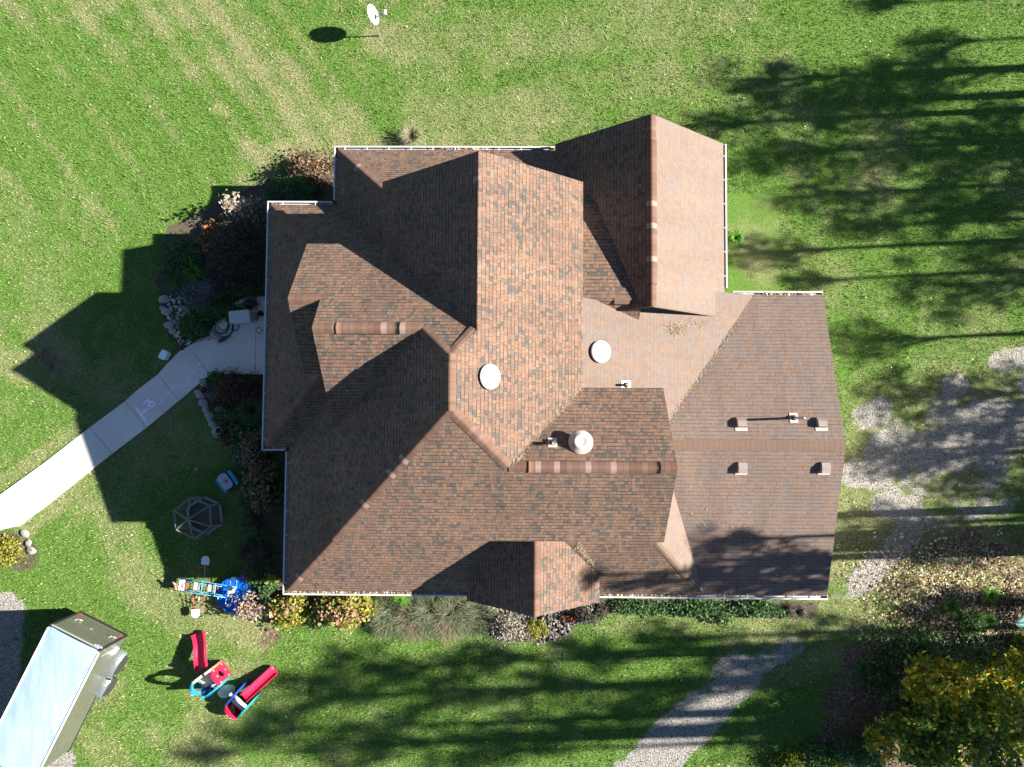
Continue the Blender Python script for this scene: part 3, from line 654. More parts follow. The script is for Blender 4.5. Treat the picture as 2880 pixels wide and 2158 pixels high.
def ell(x, z, a, b, n=28): return [(x+a*math.cos(2*PI*i/n), z+b*math.sin(2*PI*i/n)) for i in range(n)]
def rrect(x, z, w, h, r, n=5):
    o = []
    for cx_, cz_, a in ((x+w/2-r,z+h/2-r,0),(x-w/2+r,z+h/2-r,90),(x-w/2+r,z-h/2+r,180),(x+w/2-r,z-h/2+r,270)):
        for i in range(n+1): t = math.radians(a+90*i/n); o.append((cx_+r*math.cos(t), cz_+r*math.sin(t)))
    return o
UP = Vector((0,0,1))
M['red'] = plain('red_plastic', (.46,.012,.050), .35, 0, .06); M['skyblue'] = plain('light_blue_plastic', (.012,.22,.50), .35, 0, .06)
M['blue'] = plain('blue_plastic', (.006,.050,.28), .35, 0, .06); M['teal'] = plain('teal_plastic', (.01,.26,.27), .35, 0, .06)
M['cream'] = plain('cream_plastic', (.56,.50,.39), .4, 0, .05); M['white'] = plain('white_plastic', (.66,.67,.66), .4, 0, .04)
M['grey'] = plain('grey_plastic', (.30,.31,.29), .5, 0, .06); M['pool'] = plain('pool_blue', (.004,.085,.40), .3, 0, .05)
M['purple'] = plain('purple_plastic', (.32,.02,.36), .35, 0, .05); M['tan'] = plain('tan_plastic', (.34,.20,.075), .45, 0, .05)
M['redmetal'] = plain('red_metal', (.36,.030,.025), .45, 0, .12); M['bluemetal'] = plain('pale_blue_metal', (.09,.36,.52), .4, 0, .10)
M['steel'] = plain('grey_steel', (.33,.35,.37), .4, .5, .08); M['wood'] = plain('weathered_wood', (.17,.16,.145), .85, 0, .25, 14, .3)
M['rubber'] = plain('black_rubber', (.02,.02,.022), .7); M['terracotta'] = plain('terracotta', (.26,.10,.06), .8, 0, .15)
M['soil'] = plain('pot_soil', (.025,.02,.015), .95); M['stone'] = plain('grey_stone', (.24,.225,.205), .9, 0, .3, 5, .4); M['stone_pale'] = plain('pale_stone', (.22,.205,.18), .9, 0, .25, 6, .3)
# ---- satellite dish
b0 = at(1065.5,100.5); t = thing('satellite_dish', 'white satellite dish on a bent grey pole standing alone in the lawn', 'satellite dish', b0)
top = local(t, at(1054,66,.80))
bm = BM(); tube(bm,[(0,0,-.1),(0,0,.1),(0.0,0.0,.40),top*.75+Vector((0,0,.02)),top+Vector((0,.0,.06))],.024,10); obj('pole', bm, M['steel'], t)
c = local(t, at(1046,42,1.10)); nrm = Vector((.93,-.02,.37)).normalized(); m = nrm.to_track_quat('Z','Y').to_matrix()
bm = BM(); mm = m @ Matrix(((.30,0,0),(0,.36,0),(0,0,.30))); pr = [(1.0,.20),(.85,.144),(.65,.084),(.4,.032),(.2,.008),(.0,.0)]
lathe(bm, pr, 36, c, mm); lathe(bm, [(r,z-.05) for r,z in pr], 36, c, mm); lathe(bm, [(1.0,.20),(1.02,.18),(1.0,.15)], 36, c, mm); obj('dish', bm, M['white'], t)
bm = BM(); box(bm, c-nrm*.07, (.10,.10,.10), m); tube(bm,[c-nrm*.06,top+Vector((0,0,.03))],.03,10); obj('bracket', bm, M['steel'], t)
e = c+nrm*.52+Vector((0,0,-.06)); bm = BM(); tube(bm,[c-nrm*.02-m.col[1]*.20,c+nrm*.25-m.col[1]*.12,e],.02,8); obj('feed_arm', bm, M['grey'], t)
bm = BM(); tube(bm,[e-Vector((0,.07,0)),e+Vector((0,.10,0))],.045,12); tube(bm,[e,e-nrm*.09],.035,12,.05); obj('receiver_head', bm, M['white'], t)
# ---- enclosed trailer
zt, zb = 2.05, .46
u = Vector((-.432,-.902,0)); r_ = Vector((.902,-.432,0)); rt = at(278,1834,zt); wT = 1.84; LT = 4.55
t = thing('enclosed_trailer', 'grey enclosed cargo trailer with pale roof and tandem wheels parked on gravel', 'trailer', Vector((rt.x,rt.y,0))+u*LT/2-r_*wT/2)
O = rt-t.location; W = lambda a, b, z: O+u*a-r_*b+Vector((0,0,z-zt))           # a back->front, b right->left
M['tr_side'] = plain('pewter_panel', (.17,.17,.14), .28, .55, .05, 1.5); M['tr_roof'] = plain('aluminium_roof', (.30,.42,.48), .38, .2, .05, 2.)
def streaky():
    s_ = NT('aluminium_roof'); c = s_.objco(); mp = s_.n('ShaderNodeMapping'); mp.inputs['Rotation'].default_value = (0,0,1.13); mp.inputs['Scale'].default_value = (1,.16,1); s_.l(c, mp.inputs['Vector'])
    a = s_.noise(mp.outputs[0], 5, 5, .7); b = s_.noise(c, 1.2, 4); q = s_.mix(s_.mapr(a,.35,.7), (.35,.47,.53), (.23,.33,.39)); q = s_.mix(s_.mapr(b,.45,.75,0,.5), q, (.33,.36,.36))
    s_.b.inputs['Metallic'].default_value = .2; s_.bump(a, .08, .02); return s_.set(Base_Color=q, Roughness=s_.mapr(b,.3,.7,.30,.5))
M['tr_roof'] = streaky()
M['tr_edge'] = plain('black_trim', (.015,.015,.016), .5); M['chrome'] = plain('bright_trim', (.62,.62,.60), .25, .7, .05); M['fender'] = plain('aluminium_fender', (.42,.47,.45), .28, .6, .08)
foot = [(0,0),(LT-.35,0),(LT-.12,.10),(LT,.30),(LT+.02,wT/2),(LT,wT-.30),(LT-.12,wT-.10),(LT-.35,wT),(0,wT)]
bm = BM(); A = [bm.verts.new(W(a,b,zb)) for a,b in foot]; B = [bm.verts.new(W(a,b,zt-.05)) for a,b in foot]; n = len(foot)
for i in range(n): bm.faces.new((A[i],A[(i+1)%n],B[(i+1)%n],B[i]))
bm.faces.new(A[::-1]); bm.faces.new(B); bmesh.ops.recalc_face_normals(bm, faces=bm.faces); obj('body', bm, M['tr_side'], t)
bm = BM(); rows = []
for k in range(9):
    q = k/8; rows.append([bm.verts.new(W(a, wT*q, zt-.035+.055*(1-(2*q-1)**2))) for a in (-.02,LT*.3,LT*.6,LT-.2*(abs(2*q-1)**2)-.0)])
for a, b in zip(rows, rows[1:]):
    for j in range(3): f = bm.faces.new((a[j],a[j+1],b[j+1],b[j])); f.smooth = True
bmesh.ops.recalc_face_normals(bm, faces=bm.faces); obj('roof', bm, M['tr_roof'], t)
ax = math.atan2(u.y,u.x)
bm = BM(); rot = Matrix.Rotation(ax,3,'Z')
for b_ in (0,wT): box(bm, W(LT/2-.15,b_,zt-.035), (LT-.4,.05,.06), rot, bevel=.012)
obj('roof_rail', bm, M['trim'], t)
bm = BM(); box(bm, W(-.03,wT/2,zt-.05), (.07,wT,.05), rot); box(bm, W(-.02,.02,(zt+zb)/2), (.05,.06,zt-zb-.1), rot); box(bm, W(-.02,wT-.02,(zt+zb)/2), (.05,.06,zt-zb-.1), rot); obj('rear_trim', bm, M['tr_edge'], t)
bm = BM(); box(bm, W(LT-.02,wT/2,zt-.06), (.07,wT-.55,.06), rot); obj('front_trim', bm, M['tr_edge'], t)
bm = BM(); box(bm, W(-.075,wT/2,zt-.035), (.05,wT-.12,.045), rot, bevel=.01); obj('light_bar', bm, M['chrome'], t)
bm = BM(); box(bm, W(-.035,wT/2,(zt+zb)/2-.05), (.035,wT-.14,zt-zb-.16), rot, bevel=.008); door = obj('ramp_door', bm, M['tr_side'], t)
for b_ in (.28, wT-.28):
    bm = BM(); box(bm, W(-.065,b_,1.05), (.03,.05,.16), rot, bevel=.006); tube(bm,[W(-.08,b_,1.05),W(-.085,b_-.20,.98)],.014,8); obj('latch', bm, M['chrome'], door)
bm = BM(); box(bm, W(-.06,wT/2,1.15), (.02,.10,.05), rot, bevel=.006)
for k in range(15):
    for zz in (.62,1.25,1.82): box(bm, W(-.056,.14+k*.112,zz), (.008,.014,.014), rot)
obj('rivet', bm, M['chrome'], door)
bm = BM(); panel(bm, ell(0,0,.14,.062), None, W(-.062,.16,zt-.17), -r_, UP, -u, .006); em = obj('emblem', bm, M['white'], door)
M['emblue'] = plain('emblem_blue', (.02,.09,.30), .35)
bm = BM(); panel(bm, ell(0,0,.105,.040), None, W(-.069,.16,zt-.17), -r_, UP, -u, .003); panel(bm, [(-.02,-.05),(.0,-.05),(.035,.05),(.015,.05)], None, W(-.073,.16,zt-.17), -r_, UP, -u, .003, mi=1); e_ = obj('emblem', bm, [M['emblue'],M['white']], door)
for b_, zz, mm_ in ((.10,.70,'lens'),(wT-.12,.62,'lens')):
    bm = BM(); box(bm, W(-.066,b_,zz), (.02,.12,.06), rot, bevel=.006); obj('tail_light', bm, plain('red_lens',(.5,.03,.015),.2), t)
bm = BM(); box(bm, W(-.02,wT/2,zb+.02), (.10,wT,.10), rot); box(bm, W(LT/2,0.02,zb+.01), (LT-.5,.06,.08), rot); box(bm, W(LT/2,wT-.02,zb+.01), (LT-.5,.06,.08), rot); tube(bm,[W(LT,.4,.42),W(LT+1.1,wT/2,.42)],.04,8); tube(bm,[W(LT,wT-.4,.42),W(LT+1.1,wT/2,.42)],.04,8); obj('frame', bm, M['tr_edge'], t)
# seams with rivets along the right wall
bm = BM()
for k in range(7):
    for q in range(7): box(bm, W(.45+k*.62,-.004,.62+q*.21), (.012,.008,.012), rot)
obj('rivet', bm, M['chrome'], t)
bm = BM(); box(bm, W(.28,-.008,1.30), (.055,.01,.75), rot); obj('hinge_strip', bm, M['chrome'], t)
def wheel(a, b, s):
    c = W(a,b,.33); bm = BM(); m = Matrix((r_*s, u, UP)).transposed(); m = m @ Matrix(((0,0,1),(1,0,0),(0,1,0)))
    lathe(bm, [(.19,-.10),(.30,-.10),(.33,-.07),(.33,.07),(.30,.10),(.20,.10)], 32, c, m); w_ = obj('wheel', bm, M['rubber'], t)
    bm = BM(); lathe(bm, [(.20,-.09),(.20,.085),(.17,.095),(.12,.05),(.06,.055),(.05,.09),(.0,.095)], 24, c, m)
    obj('rim', bm, M['white'], w_)
    bm = BM()
    for k in range(8): tube(bm,[c+m@Vector((.145*math.cos(k*PI/4),.145*math.sin(k*PI/4),.05)),c+m@Vector((.145*math.cos(k*PI/4),.145*math.sin(k*PI/4),.078))],.022,8)
    obj('wheel_hole', bm, M['tr_edge'], w_)
for a in (1.02,1.82): wheel(a,-.16,1); wheel(a,wT+.16,-1)
def fender(bs, s):
    bm = BM(); prof = [(.52,.34),(.60,.60),(.80,.74),(1.20,.75),(1.36,.66),(1.42,.60),(1.48,.66),(1.64,.75),(2.02,.74),(2.22,.60),(2.32,.34)]
    A = [bm.verts.new(W(a,bs,z)) for a,z in prof]; B = [bm.verts.new(W(a,bs-s*.25,z-.015)) for a,z in prof]; D = [bm.verts.new(W(a,bs-s*.262,z-.05)) for a,z in prof]
    for i in range(len(prof)-1):
        for p, q in ((A,B),(B,D)): f = bm.faces.new((p[i],p[i+1],q[i+1],q[i])); f.smooth = True
    bmesh.ops.solidify(bm, geom=bm.faces[:], thickness=.008); bmesh.ops.recalc_face_normals(bm, faces=bm.faces); o = obj('fender', bm, M['fender'], t)
    bm = BM(); box(bm, W(1.42,bs-s*.20,.665), (.06,.14,.02), rot, bevel=.004); obj('step_plate', bm, M['tr_edge'], o)
fender(0,1); fender(wT,-1)
# ---- toy aeroplane see-saw made of painted tubes
t = thing('toy_plane', 'pale blue tube frame ride-on toy aeroplane with white seats and red wing struts', 'ride-on toy', at(575,1656))
def L3(px,py,z): return local(t, at(px,py,z))
rails = []
for (a, b, zA_, zB_) in ((((516,1632),(640,1652)),0,.40,.44),(((520,1627),(560,1631)),0,.32,.34),):
    pass
def tubes(name, lists, r, mat, n=8):
    bm = BM()
    for L in lists: tube(bm, L, r, n)
    return obj(name, bm, M[mat], t)
tubes('frame', [
 [L3(512,1628,.42),L3(540,1631,.44),L3(575,1637,.46),L3(642,1648,.46),L3(666,1652,.46)],
 [L3(506,1660,.42),L3(535,1667,.44),L3(570,1672,.46),L3(634,1681,.46)],
 [L3(512,1632,.30),L3(548,1640,.30),L3(575,1643,.32),L3(640,1653,.40)],
 [L3(510,1657,.30),L3(548,1663,.30),L3(600,1670,.32),L3(634,1677,.40)],
 [L3(569,1636,.46),L3(565,1671,.46)],[L3(607,1642,.46),L3(603,1676,.46)],[L3(569,1642,.30),L3(565,1667,.30)],[L3(512,1630,.42),L3(508,1659,.42)],
 [L3(569,1636,.46),L3(569,1642,.30)],[L3(565,1671,.46),L3(565,1667,.30)],[L3(607,1642,.46),L3(607,1646,.34)],[L3(603,1676,.46),L3(603,1671,.33)]], .013, 'bluemetal')
def slab(name, cs, z, h, mat, bev=.012, zs=None):
    bm = BM(); P = [L3(x,y,z) for x,y in cs]; prism(bm, [(p.x,p.y) for p in P], z-h, z, 0)
    return obj(name, bm, M[mat], t)
def seat(c, sx, sy, z, mat):
    bm = BM(); p = L3(c[0],c[1],z); box(bm, p, (sx,sy,.035), -.14, bevel=.012); o = obj('seat', bm, M[mat], t)
    bm = BM(); box(bm, p+Vector((sx/2+.005,-.02,.015)), (.035,sy*.92,.05), -.14, bevel=.012); obj('seat_back', bm, M['white'], t)
seat((552,1649),.20,.27,.36,'grey'); seat((594,1655),.26,.25,.36,'grey')
bm = BM(); p = L3(511,1645,.42); box(bm, p, (.20,.40,.05), -.12, bevel=.02); box(bm, p-Vector((.04,0,.12)), (.06,.38,.22), -.12, bevel=.02); obj('nose_panel', bm, M['white'], t)
bm = BM(); c = L3(497,1647,.38); tube(bm,[c+Vector((.08,0,0)),c-Vector((.06,0,0))],.045,12,.03)
for a in (.7,.7+PI): tube(bm,[c-Vector((.05,0,0)),c+Vector((-.06,.10*math.sin(a)*1.1,.10*math.cos(a)*.5)),c+Vector((-.10*math.cos(a)-.05,.19*math.sin(a),.05))],.04,10,.028)
obj('propeller', bm, plain('pink_plastic',(.50,.17,.15),.45), t)
bm = BM(); c = L3(522,1648,.44); m = Vector((.55,0,.83)).to_track_quat('Z','Y').to_matrix()
tube(bm,[c+m@Vector((.085*math.cos(k*PI/10),.085*math.sin(k*PI/10),0)) for k in range(20)],.012,8,closed=True); tube(bm,[c+m@Vector((-.085,0,0)),c+m@Vector((.085,0,0))],.01,6); tube(bm,[c,c-m@Vector((0,0,.14))],.012,6); obj('steering_wheel', bm, M['redmetal'], t)
bm = BM(); c = L3(612,1656,.44); tube(bm,[c+Vector((-.04,-.03,0)),c,c+Vector((.03,.05,.02))],.02,8); obj('handle', bm, M['redmetal'], t)
for s_, A in ((1,[((550,1631),(563,1598)),((587,1634),(586,1596))]),(-1,[((543,1675),(545,1708)),((577,1680),(562,1712))])):
    bm = BM()
    for a, b in A: tube(bm,[L3(*a,.36),L3(*b,.26)],.014,8)
    q = [(560,1594),(569,1596),(588,1594)] if s_ > 0 else [(540,1711),(551,1713),(564,1712)]
    tube(bm,[L3(*p,.27) for p in q],.02,8); obj('wing_strut', bm, M['redmetal'], t)
    bm = BM(); a, b = (((574,1636),(577,1588)) if s_ > 0 else ((561,1678),(555,1712))); tube(bm,[L3(*a,.36),L3(*b,.27)],.013,8); obj('wing_rod', bm, M['steel'], t)
    bm = BM(); c = L3(578,1577,.27) if s_ > 0 else L3(550,1725,.27); Pp = [(-.135,-.14),(.135,-.14),(.14,.03)]+[(.14*math.cos(a_), .03+.13*math.sin(a_)) for a_ in [k*PI/10 for k in range(1,10)]]+[(-.14,.03)]
    Pp = [(x*1.0, y*s_) for x,y in Pp]; ca_, sa_ = math.cos(-.08 if s_ > 0 else .10), math.sin(-.08 if s_ > 0 else .10)
    prism(bm, [(c.x+x*ca_-y*sa_, c.y+x*sa_+y*ca_) for x,y in Pp], .255, .285); obj('wing_tip', bm, M['white'], t)
bm = BM(); p = L3(650,1668,.50); box(bm, p, (.24,.34,.04), -.10, bevel=.012); box(bm, L3(660,1656,.52), (.10,.05,.05), -.1, bevel=.01); obj('tail_panel', bm, M['grey'], t)
for s_, e, b in ((1,(657,1629),(657,1650)),(-1,(643,1701),(645,1684))):
    bm = BM(); c = L3(*e,.5); q = L3(*b,.5)
    tube(bm,[q+Vector((-.10,0,0)),c+Vector((-.11,-.04*s_,0)),c+Vector((-.07,.05*s_,0)),c+Vector((0,.08*s_,0)),c+Vector((.07,.05*s_,0)),c+Vector((.11,-.04*s_,0)),q+Vector((.10,0,0))],.012,8); obj('tail_tube', bm, M['steel'], t)
    bm = BM(); prism(bm, [(c.x+.105*math.cos(a), c.y-.03*s_+.10*s_*math.sin(a)) for a in [k*PI/12 for k in range(13)]], .49,.515); obj('tail_fin', bm, M['white'], t)
bm = BM(); c = L3(648,1655,.535); lathe(bm,[(.075,0),(.085,.012),(.075,.024),(.06,.012)],24,c); obj('tail_wheel', bm, M['rubber'], t)
for a in ((548,1640),(550,1664),(600,1648),(600,1668)):
    bm = BM(); p = L3(*a,.32); tube(bm,[p,Vector((p.x*.92,p.y*1.1,0))],.016,8); obj('leg', bm, M['redmetal'], t)
# ---- paddling pool
p = at(667.5,1671); t = thing('paddling_pool', 'round blue plastic paddling pool with fallen leaves inside beside the hedge', 'paddling pool', p)
bm = BM(); lathe(bm,[(.56,.0),(.60,.06),(.615,.17),(.64,.185),(.63,.20),(.60,.185),(.575,.06),(.54,.03),(.0,.03)],56); obj('basin', bm, M['pool'], t)
bm = BM(); 
for k in range(3): lathe(bm,[(.598+.006*k,.05+.04*k),(.612+.006*k,.065+.04*k),(.600+.006*k,.08+.04*k)],56)
obj('rib', bm, M['pool'], t)
t = thing('bucket', 'purple toy bucket lying on its side behind the blue pool', 'bucket', at(690,1619,.0))
m = Vector((.75,.35,.45)).normalized().to_track_quat('Z','Y').to_matrix(); bm = BM(); lathe(bm,[(.075,-.12),(.11,.12),(.122,.125),(.118,.138),(.10,.125),(.07,-.105),(.0,-.105)],24,(0.0,0,.13),m); obj('pail', bm, M['purple'], t)
bm = BM(); tube(bm,[Vector((0,0,.13))+m@Vector((.115*math.cos(k*PI/10),.115*math.sin(k*PI/10)*.5-.09,.13)) for k in range(11)],.006,6); obj('handle', bm, M['purple'], t)
# ---- big play climber
T = [at(532,1910,1.0), at(588,1884,1.0), at(617,1935,1.0), at(579,1977,1.0)]
ctr = (T[0]+T[1]+T[2]+T[3])/4; ctr.z = 0; ang = math.atan2((T[1]-T[0]).y+(T[2]-T[3]).y, (T[1]-T[0]).x+(T[2]-T[3]).x)
t = thing('play_climber', 'large plastic play climber with red, blue and cream walls and a wavy red slide', 'play climber', ctr)
ex = Vector((math.cos(ang),math.sin(ang),0)); ey = Vector((-ex.y,ex.x,0)); Wc, Dc = .74, .68
def wallp(name, org, e, nn, w, outer, hole, mat, th=.07):
    bm = BM(); panel(bm, outer, hole, org-e*w/2, e, UP, nn, th); o = obj(name, bm, M[mat], t); return o
arch = lambda w, h, top: [(0,0),(w,0),(w,h)]+[(w/2+w/2*math.cos(a),h+(top-h)*math.sin(a)) for a in [k*PI/12 for k in range(1,12)]]+[(0,h)]
wallp('climbing_wall', ex*(Wc/2-.07), -ey, ex, Dc, arch(Dc,.82,1.05), ell(Dc*.5,.50,.13,.17), 'red')                 # faces the house
wallp('slide_wall', ey*(Dc/2-.07), ex, ey, Wc, [(0,0),(Wc,0),(Wc,.98),(Wc*.72,1.02),(Wc*.62,.72),(Wc*.3,.70),(Wc*.22,1.02),(0,.98)], None, 'cream')
wallp('window_wall', -ex*(Wc/2+.02)+ey*.10, -ey, ex, .50, arch(.50,.80,1.30), ell(.25,.84,.165,.30), 'skyblue')
wallp('window_wall', -ex*(Wc/2-.10)-ey*.26, -ey-ex*-.25, ex, .24, [(0,0),(.24,0),(.24,.92),(.12,.84),(0,.94)], ell(.12,.52,.07,.11), 'blue', .09)
wallp('crawl_wall', -ey*(Dc/2), ex, ey, Wc, arch(Wc,.86,1.02), ell(Wc*.52,.42,.15,.20), 'teal', .05)
bm = BM(); box(bm, (ex*(-.13)+ey*.10+Vector((0,0,.56))), (.40,.42,.05), ang, bevel=.015); pl = obj('platform', bm, M['cream'], t)
bm = BM(); box(bm, ex*(-.10)-ey*.16+Vector((0,0,.36)), (.34,.12,.05), ang, bevel=.012); box(bm, ex*(.02)-ey*.20+Vector((0,0,.18)), (.34,.12,.05), ang, bevel=.012); obj('step', bm, M['cream'], t)
bm = BM(); tube(bm,[ -ex*(Wc/2-.02)+ey*(-Dc/2+.05)+Vector((0,0,z)) for z in (0,.5,.98)],.055,12); tube(bm,[ex*(Wc/2-.04)-ey*(Dc/2-.05)+Vector((0,0,z)) for z in (0,.5,.92)],.055,12); obj('corner_post', bm, M['teal'], t)
bm = BM(); tube(bm,[ex*(Wc/2-.05)+ey*(Dc/2-.05)+Vector((0,0,z)) for z in (0,.5,.95)],.055,12); tube(bm,[-ex*(Wc/2-.05)+ey*(Dc/2-.04)+Vector((0,0,z)) for z in (0,.5,1.0)],.055,12); obj('corner_post', bm, M['tan'], t)
# hand grips moulded in the red wall
bm = BM()
for zz in (.18,.82):
    for yy in (-.22,.0,.22): box(bm, ex*(Wc/2+.004)+ey*yy+Vector((0,0,zz)), (.02,.07,.05), ang, bevel=.008)
obj('grip', bm, plain('pale_pink_plastic',(.55,.28,.24),.4), t)
def chute(parent, hi, lo, w, mat, wave=0., n=14, name='slide', rim=.11):
    bm = BM(); d = lo-hi; h = Vector((d.x,d.y,0)).normalized(); s = Vector((-h.y,h.x,0)); prev = None
    prof = [(-.5,-.06),(-.53,.0+rim),(-.47,.02+rim),(-.40,.0),(-.22,-.035),(.22,-.035),(.40,.0),(.47,.02+rim),(.53,rim),(.5,-.06)]
    for i in range(n+1):
        q = i/n; c = hi.lerp(lo,q); c.z = hi.z+(lo.z-hi.z)*(q if wave == 0 else q+wave*math.sin(q*2*PI*1.1)); 
        if q > .88: c.z = max(c.z, lo.z)
        row = [bm.verts.new(c+s*(x*w*(1+.10*max(0,q-.8)*5*(wave != 0))+(.035*math.sin(q*6.6) if wave else 0))+UP*y) for x,y in prof]
        if prev:
            for j in range(len(prof)): k = (j+1)%len(prof); f = bm.faces.new((prev[j],prev[k],row[k],row[j])); f.smooth = True
        else: bm.faces.new(row[::-1])
        prev = row
    bm.faces.new(prev); bmesh.ops.recalc_face_normals(bm, faces=bm.faces)
    o = obj(name, bm, M[mat], parent); md = o.modifiers.new('bevel','BEVEL'); md.width = .02; md.segments = 2; return o
chute(t, local(t, at(569,1884,.62)), local(t, at(558,1780,.10)), .40, 'red', .05, 18)
# ---- cream bench between the climbers
t = thing('toddler_bench', 'cream plastic bench with sloping sides between the two climbers', 'bench', at(641,1943))
bm = BM(); prev = None
for k in range(9):
    q = k/8*2-1; w_ = .17*math.sqrt(max(.04,1-q*q*.85)); z = .20-.10*abs(q)**3; row = [bm.verts.new((q*.30, y, zz)) for y, zz in ((-w_-.05,0),(-w_,z-.01),(-w_*.45,z+.02),(w_*.45,z+.03),(w_,z-.01),(w_+.05,0))]
    if prev:
        for j in range(5): f = bm.faces.new((prev[j],prev[j+1],row[j+1],row[j]))
    prev = row
bmesh.ops.recalc_face_normals(bm, faces=bm.faces); bmesh.ops.solidify(bm, geom=bm.faces[:], thickness=.02); o = obj('seat', bm, M['cream'], t, loc=(0,0,.02)); o.rotation_euler = (0,0,.12)
# ---- small slide climber
A0, A1, B0, B1 = at(678,1932,.72), at(622,1999,.72), at(716,1968,.72), at(655,2032,.72)
ctr = (A0+A1+B0+B1)/4; ctr.z = 0; dirn = ((A1-A0)+(B1-B0)).normalized(); side = Vector((-dirn.y,dirn.x,0)); wd = abs(((B0+B1)/2-(A0+A1)/2).dot(side)); ln_ = ((A1-A0).length+(B1-B0).length)/2
if ((A0+A1)/2-ctr).xy.dot(side.xy) < 0: side = -side
t = thing('toddler_slide', 'small toddler climber with a straight red slide between blue and teal sides', 'toddler slide', ctr)
for s_, mt in ((1,'blue'),(-1,'teal')):
    bm = BM(); out = [(0,0),(ln_,0),(ln_,.30),(ln_*.94,.50),(ln_*.80,.62),(ln_*.62,.72),(ln_*.40,.74),(ln_*.22,.66),(ln_*.08,.46),(0,.22)]
    panel(bm, out, ell(ln_*.55,.30,.13,.10), side*s_*(wd/2)-dirn*ln_/2-side*s_*.03, dirn, UP, side*s_, .06); o = obj('side_wall', bm, M[mt], t); md = o.modifiers.new('bevel','BEVEL'); md.width = .012; md.segments = 2
bm = BM(); panel(bm, arch(wd-.02,.38,.56), ell(wd/2,.28,.09,.13), dirn*(ln_/2-.02)-side*(wd-.02)/2, side, UP, dirn, .08); o = obj('front_wall', bm, M['red'], t)
ra = math.atan2(dirn.y,dirn.x)
bm = BM(); box(bm, dirn*.02+UP*.50, (.20,wd-.07,.05), ra, bevel=.015); obj('platform', bm, M['cream'], t)
bm = BM(); box(bm, dirn*.20+UP*.34, (.13,wd-.07,.04), ra, bevel=.012); box(bm, dirn*.30+UP*.18, (.12,wd-.07,.04), ra, bevel=.012); obj('step', bm, M['cream'], t)
bm = BM(); tube(bm,[dirn*(-.12)+side*y+UP*(.66+.06*(1-abs(y)/.25)) for y in (-wd/2+.03,-.1,0,.1,wd/2-.03)],.055,12); obj('top_bar', bm, M['white'], t)
chute(t, -dirn*.20+UP*.53, local(t, at(773,1883,.10)), .34, 'red', 0, 12, rim=.07)
# ---- hexagonal timber sandbox frame with rafters
t = thing('hexagon_sandbox', 'weathered hexagonal timber sandbox with an open frame roof of rafters', 'sandbox', at(575,1450))
bv = [at(440+x/5.917,1260+y/5.917,.14) for x,y in ((790,818),(1060,935),(1092,1255),(835,1432),(575,1318),(500,1000))]
tv = [at(440+x/5.917,1260+y/5.917,.84) for x,y in ((570,835),(893,962),(908,1310),(625,1508),(335,1358),(297,1040))]
hub = local(t, at(440+525/5.917,1260+1190/5.917,1.16)); 
bc = sum(bv,Vector())/6; t.location = Vector((bc.x,bc.y,0)); hub = at(440+525/5.917,1260+1190/5.917,1.16)-t.location
bv = [local(t,p) for p in bv]; tv = [local(t,p) for p in tv]
def plank(bm, a, b, w, h, tilt_=0.):
    d = b-a; x = d.normalized(); y = UP.cross(x).normalized(); z = x.cross(y); box(bm, (a+b)/2, (d.length,w,h), Matrix((x,y,z)).transposed(), bevel=.006)
for i in range(6):
    bm = BM(); plank(bm, bv[i], bv[(i+1)%6], .095, .05); plank(bm, bv[i]-UP*.08, bv[(i+1)%6]-UP*.08, .04, .14); obj('base_board', bm, M['wood'], t)
    bm = BM(); plank(bm, tv[i], tv[(i+1)%6], .045, .09); obj('top_rail', bm, M['wood'], t)
    bm = BM(); plank(bm, tv[i]+UP*.03, hub, .04, .05); obj('rafter', bm, M['wood'], t)
    bm = BM(); a, b = bv[i], tv[i]; tube(bm,[a-UP*.13,b+UP*.02],.032,4); obj('post', bm, M['wood'], t)
bm = BM(); lathe(bm,[(.055,-.06),(.06,.03),(.03,.06)],8,hub); obj('hub', bm, M['wood'], t)
bm = BM(); prism(bm, [(p.x*.95,p.y*.95) for p in bv], .0, .05); obj('sand', bm, plain('dirty_sand',(.055,.062,.035),.95,0,.35,20), t)
bm = BM(); p = at(513,1485,.20); box(bm,(0,0,0),(.30,.055,.09),.28,bevel=.012); tag(obj('toy_block', bm, plain('orange_plastic',(.48,.13,.05),.5), loc=p),'orange toy block lying on the sunlit rim of the timber sandbox','toy')
# ---- sand and water table
t = thing('sand_table', 'turquoise and blue toddler sand table with a grey lid near the hedge', 'toy table', at(642,1353)); a0 = at(673-3,1352,.3); 
ra = math.radians(-30); bm = BM(); box(bm,(0,0,.16),(.60,.50,.30),ra,bevel=.04); obj('base', bm, M['blue'], t)
bm = BM(); e1 = Vector((math.cos(ra+.02),math.sin(ra+.02),0)); e2 = Vector((-e1.y,e1.x,0))
# axes: long side of the lid runs toward lower right
L_ = lambda px,py,z: local(t, at(440+px/5.917,1260+py/5.917,z))
def poly(name, pts, z, h, mat, bev=.02):
    bm = BM(); P = [L_(x,y,z) for x,y in pts]; prism(bm, [(p.x,p.y) for p in P], z-h, z); o = obj(name, bm, M[mat], t); md = o.modifiers.new('bevel','BEVEL'); md.width = bev; md.segments = 3; return o
poly('end_tray', [(1165,395),(1215,365),(1255,405),(1310,480),(1350,550),(1365,590),(1322,622),(1285,560),(1230,480)], .36, .12, 'teal')
poly('end_tray', [(980,525),(1010,510),(1060,590),(1110,660),(1150,700),(1185,718),(1130,750),(1080,690),(1020,600)], .34, .10, 'teal')
poly('lid', [(1008,495),(1040,455),(1115,415),(1150,430),(1200,490),(1250,560),(1270,610),(1255,650),(1160,705),(1130,690),(1070,610),(1015,530)], .38, .05, 'lid') if M.setdefault('lid', plain('grey_lid',(.34,.33,.38),.5,0,.05)) else None
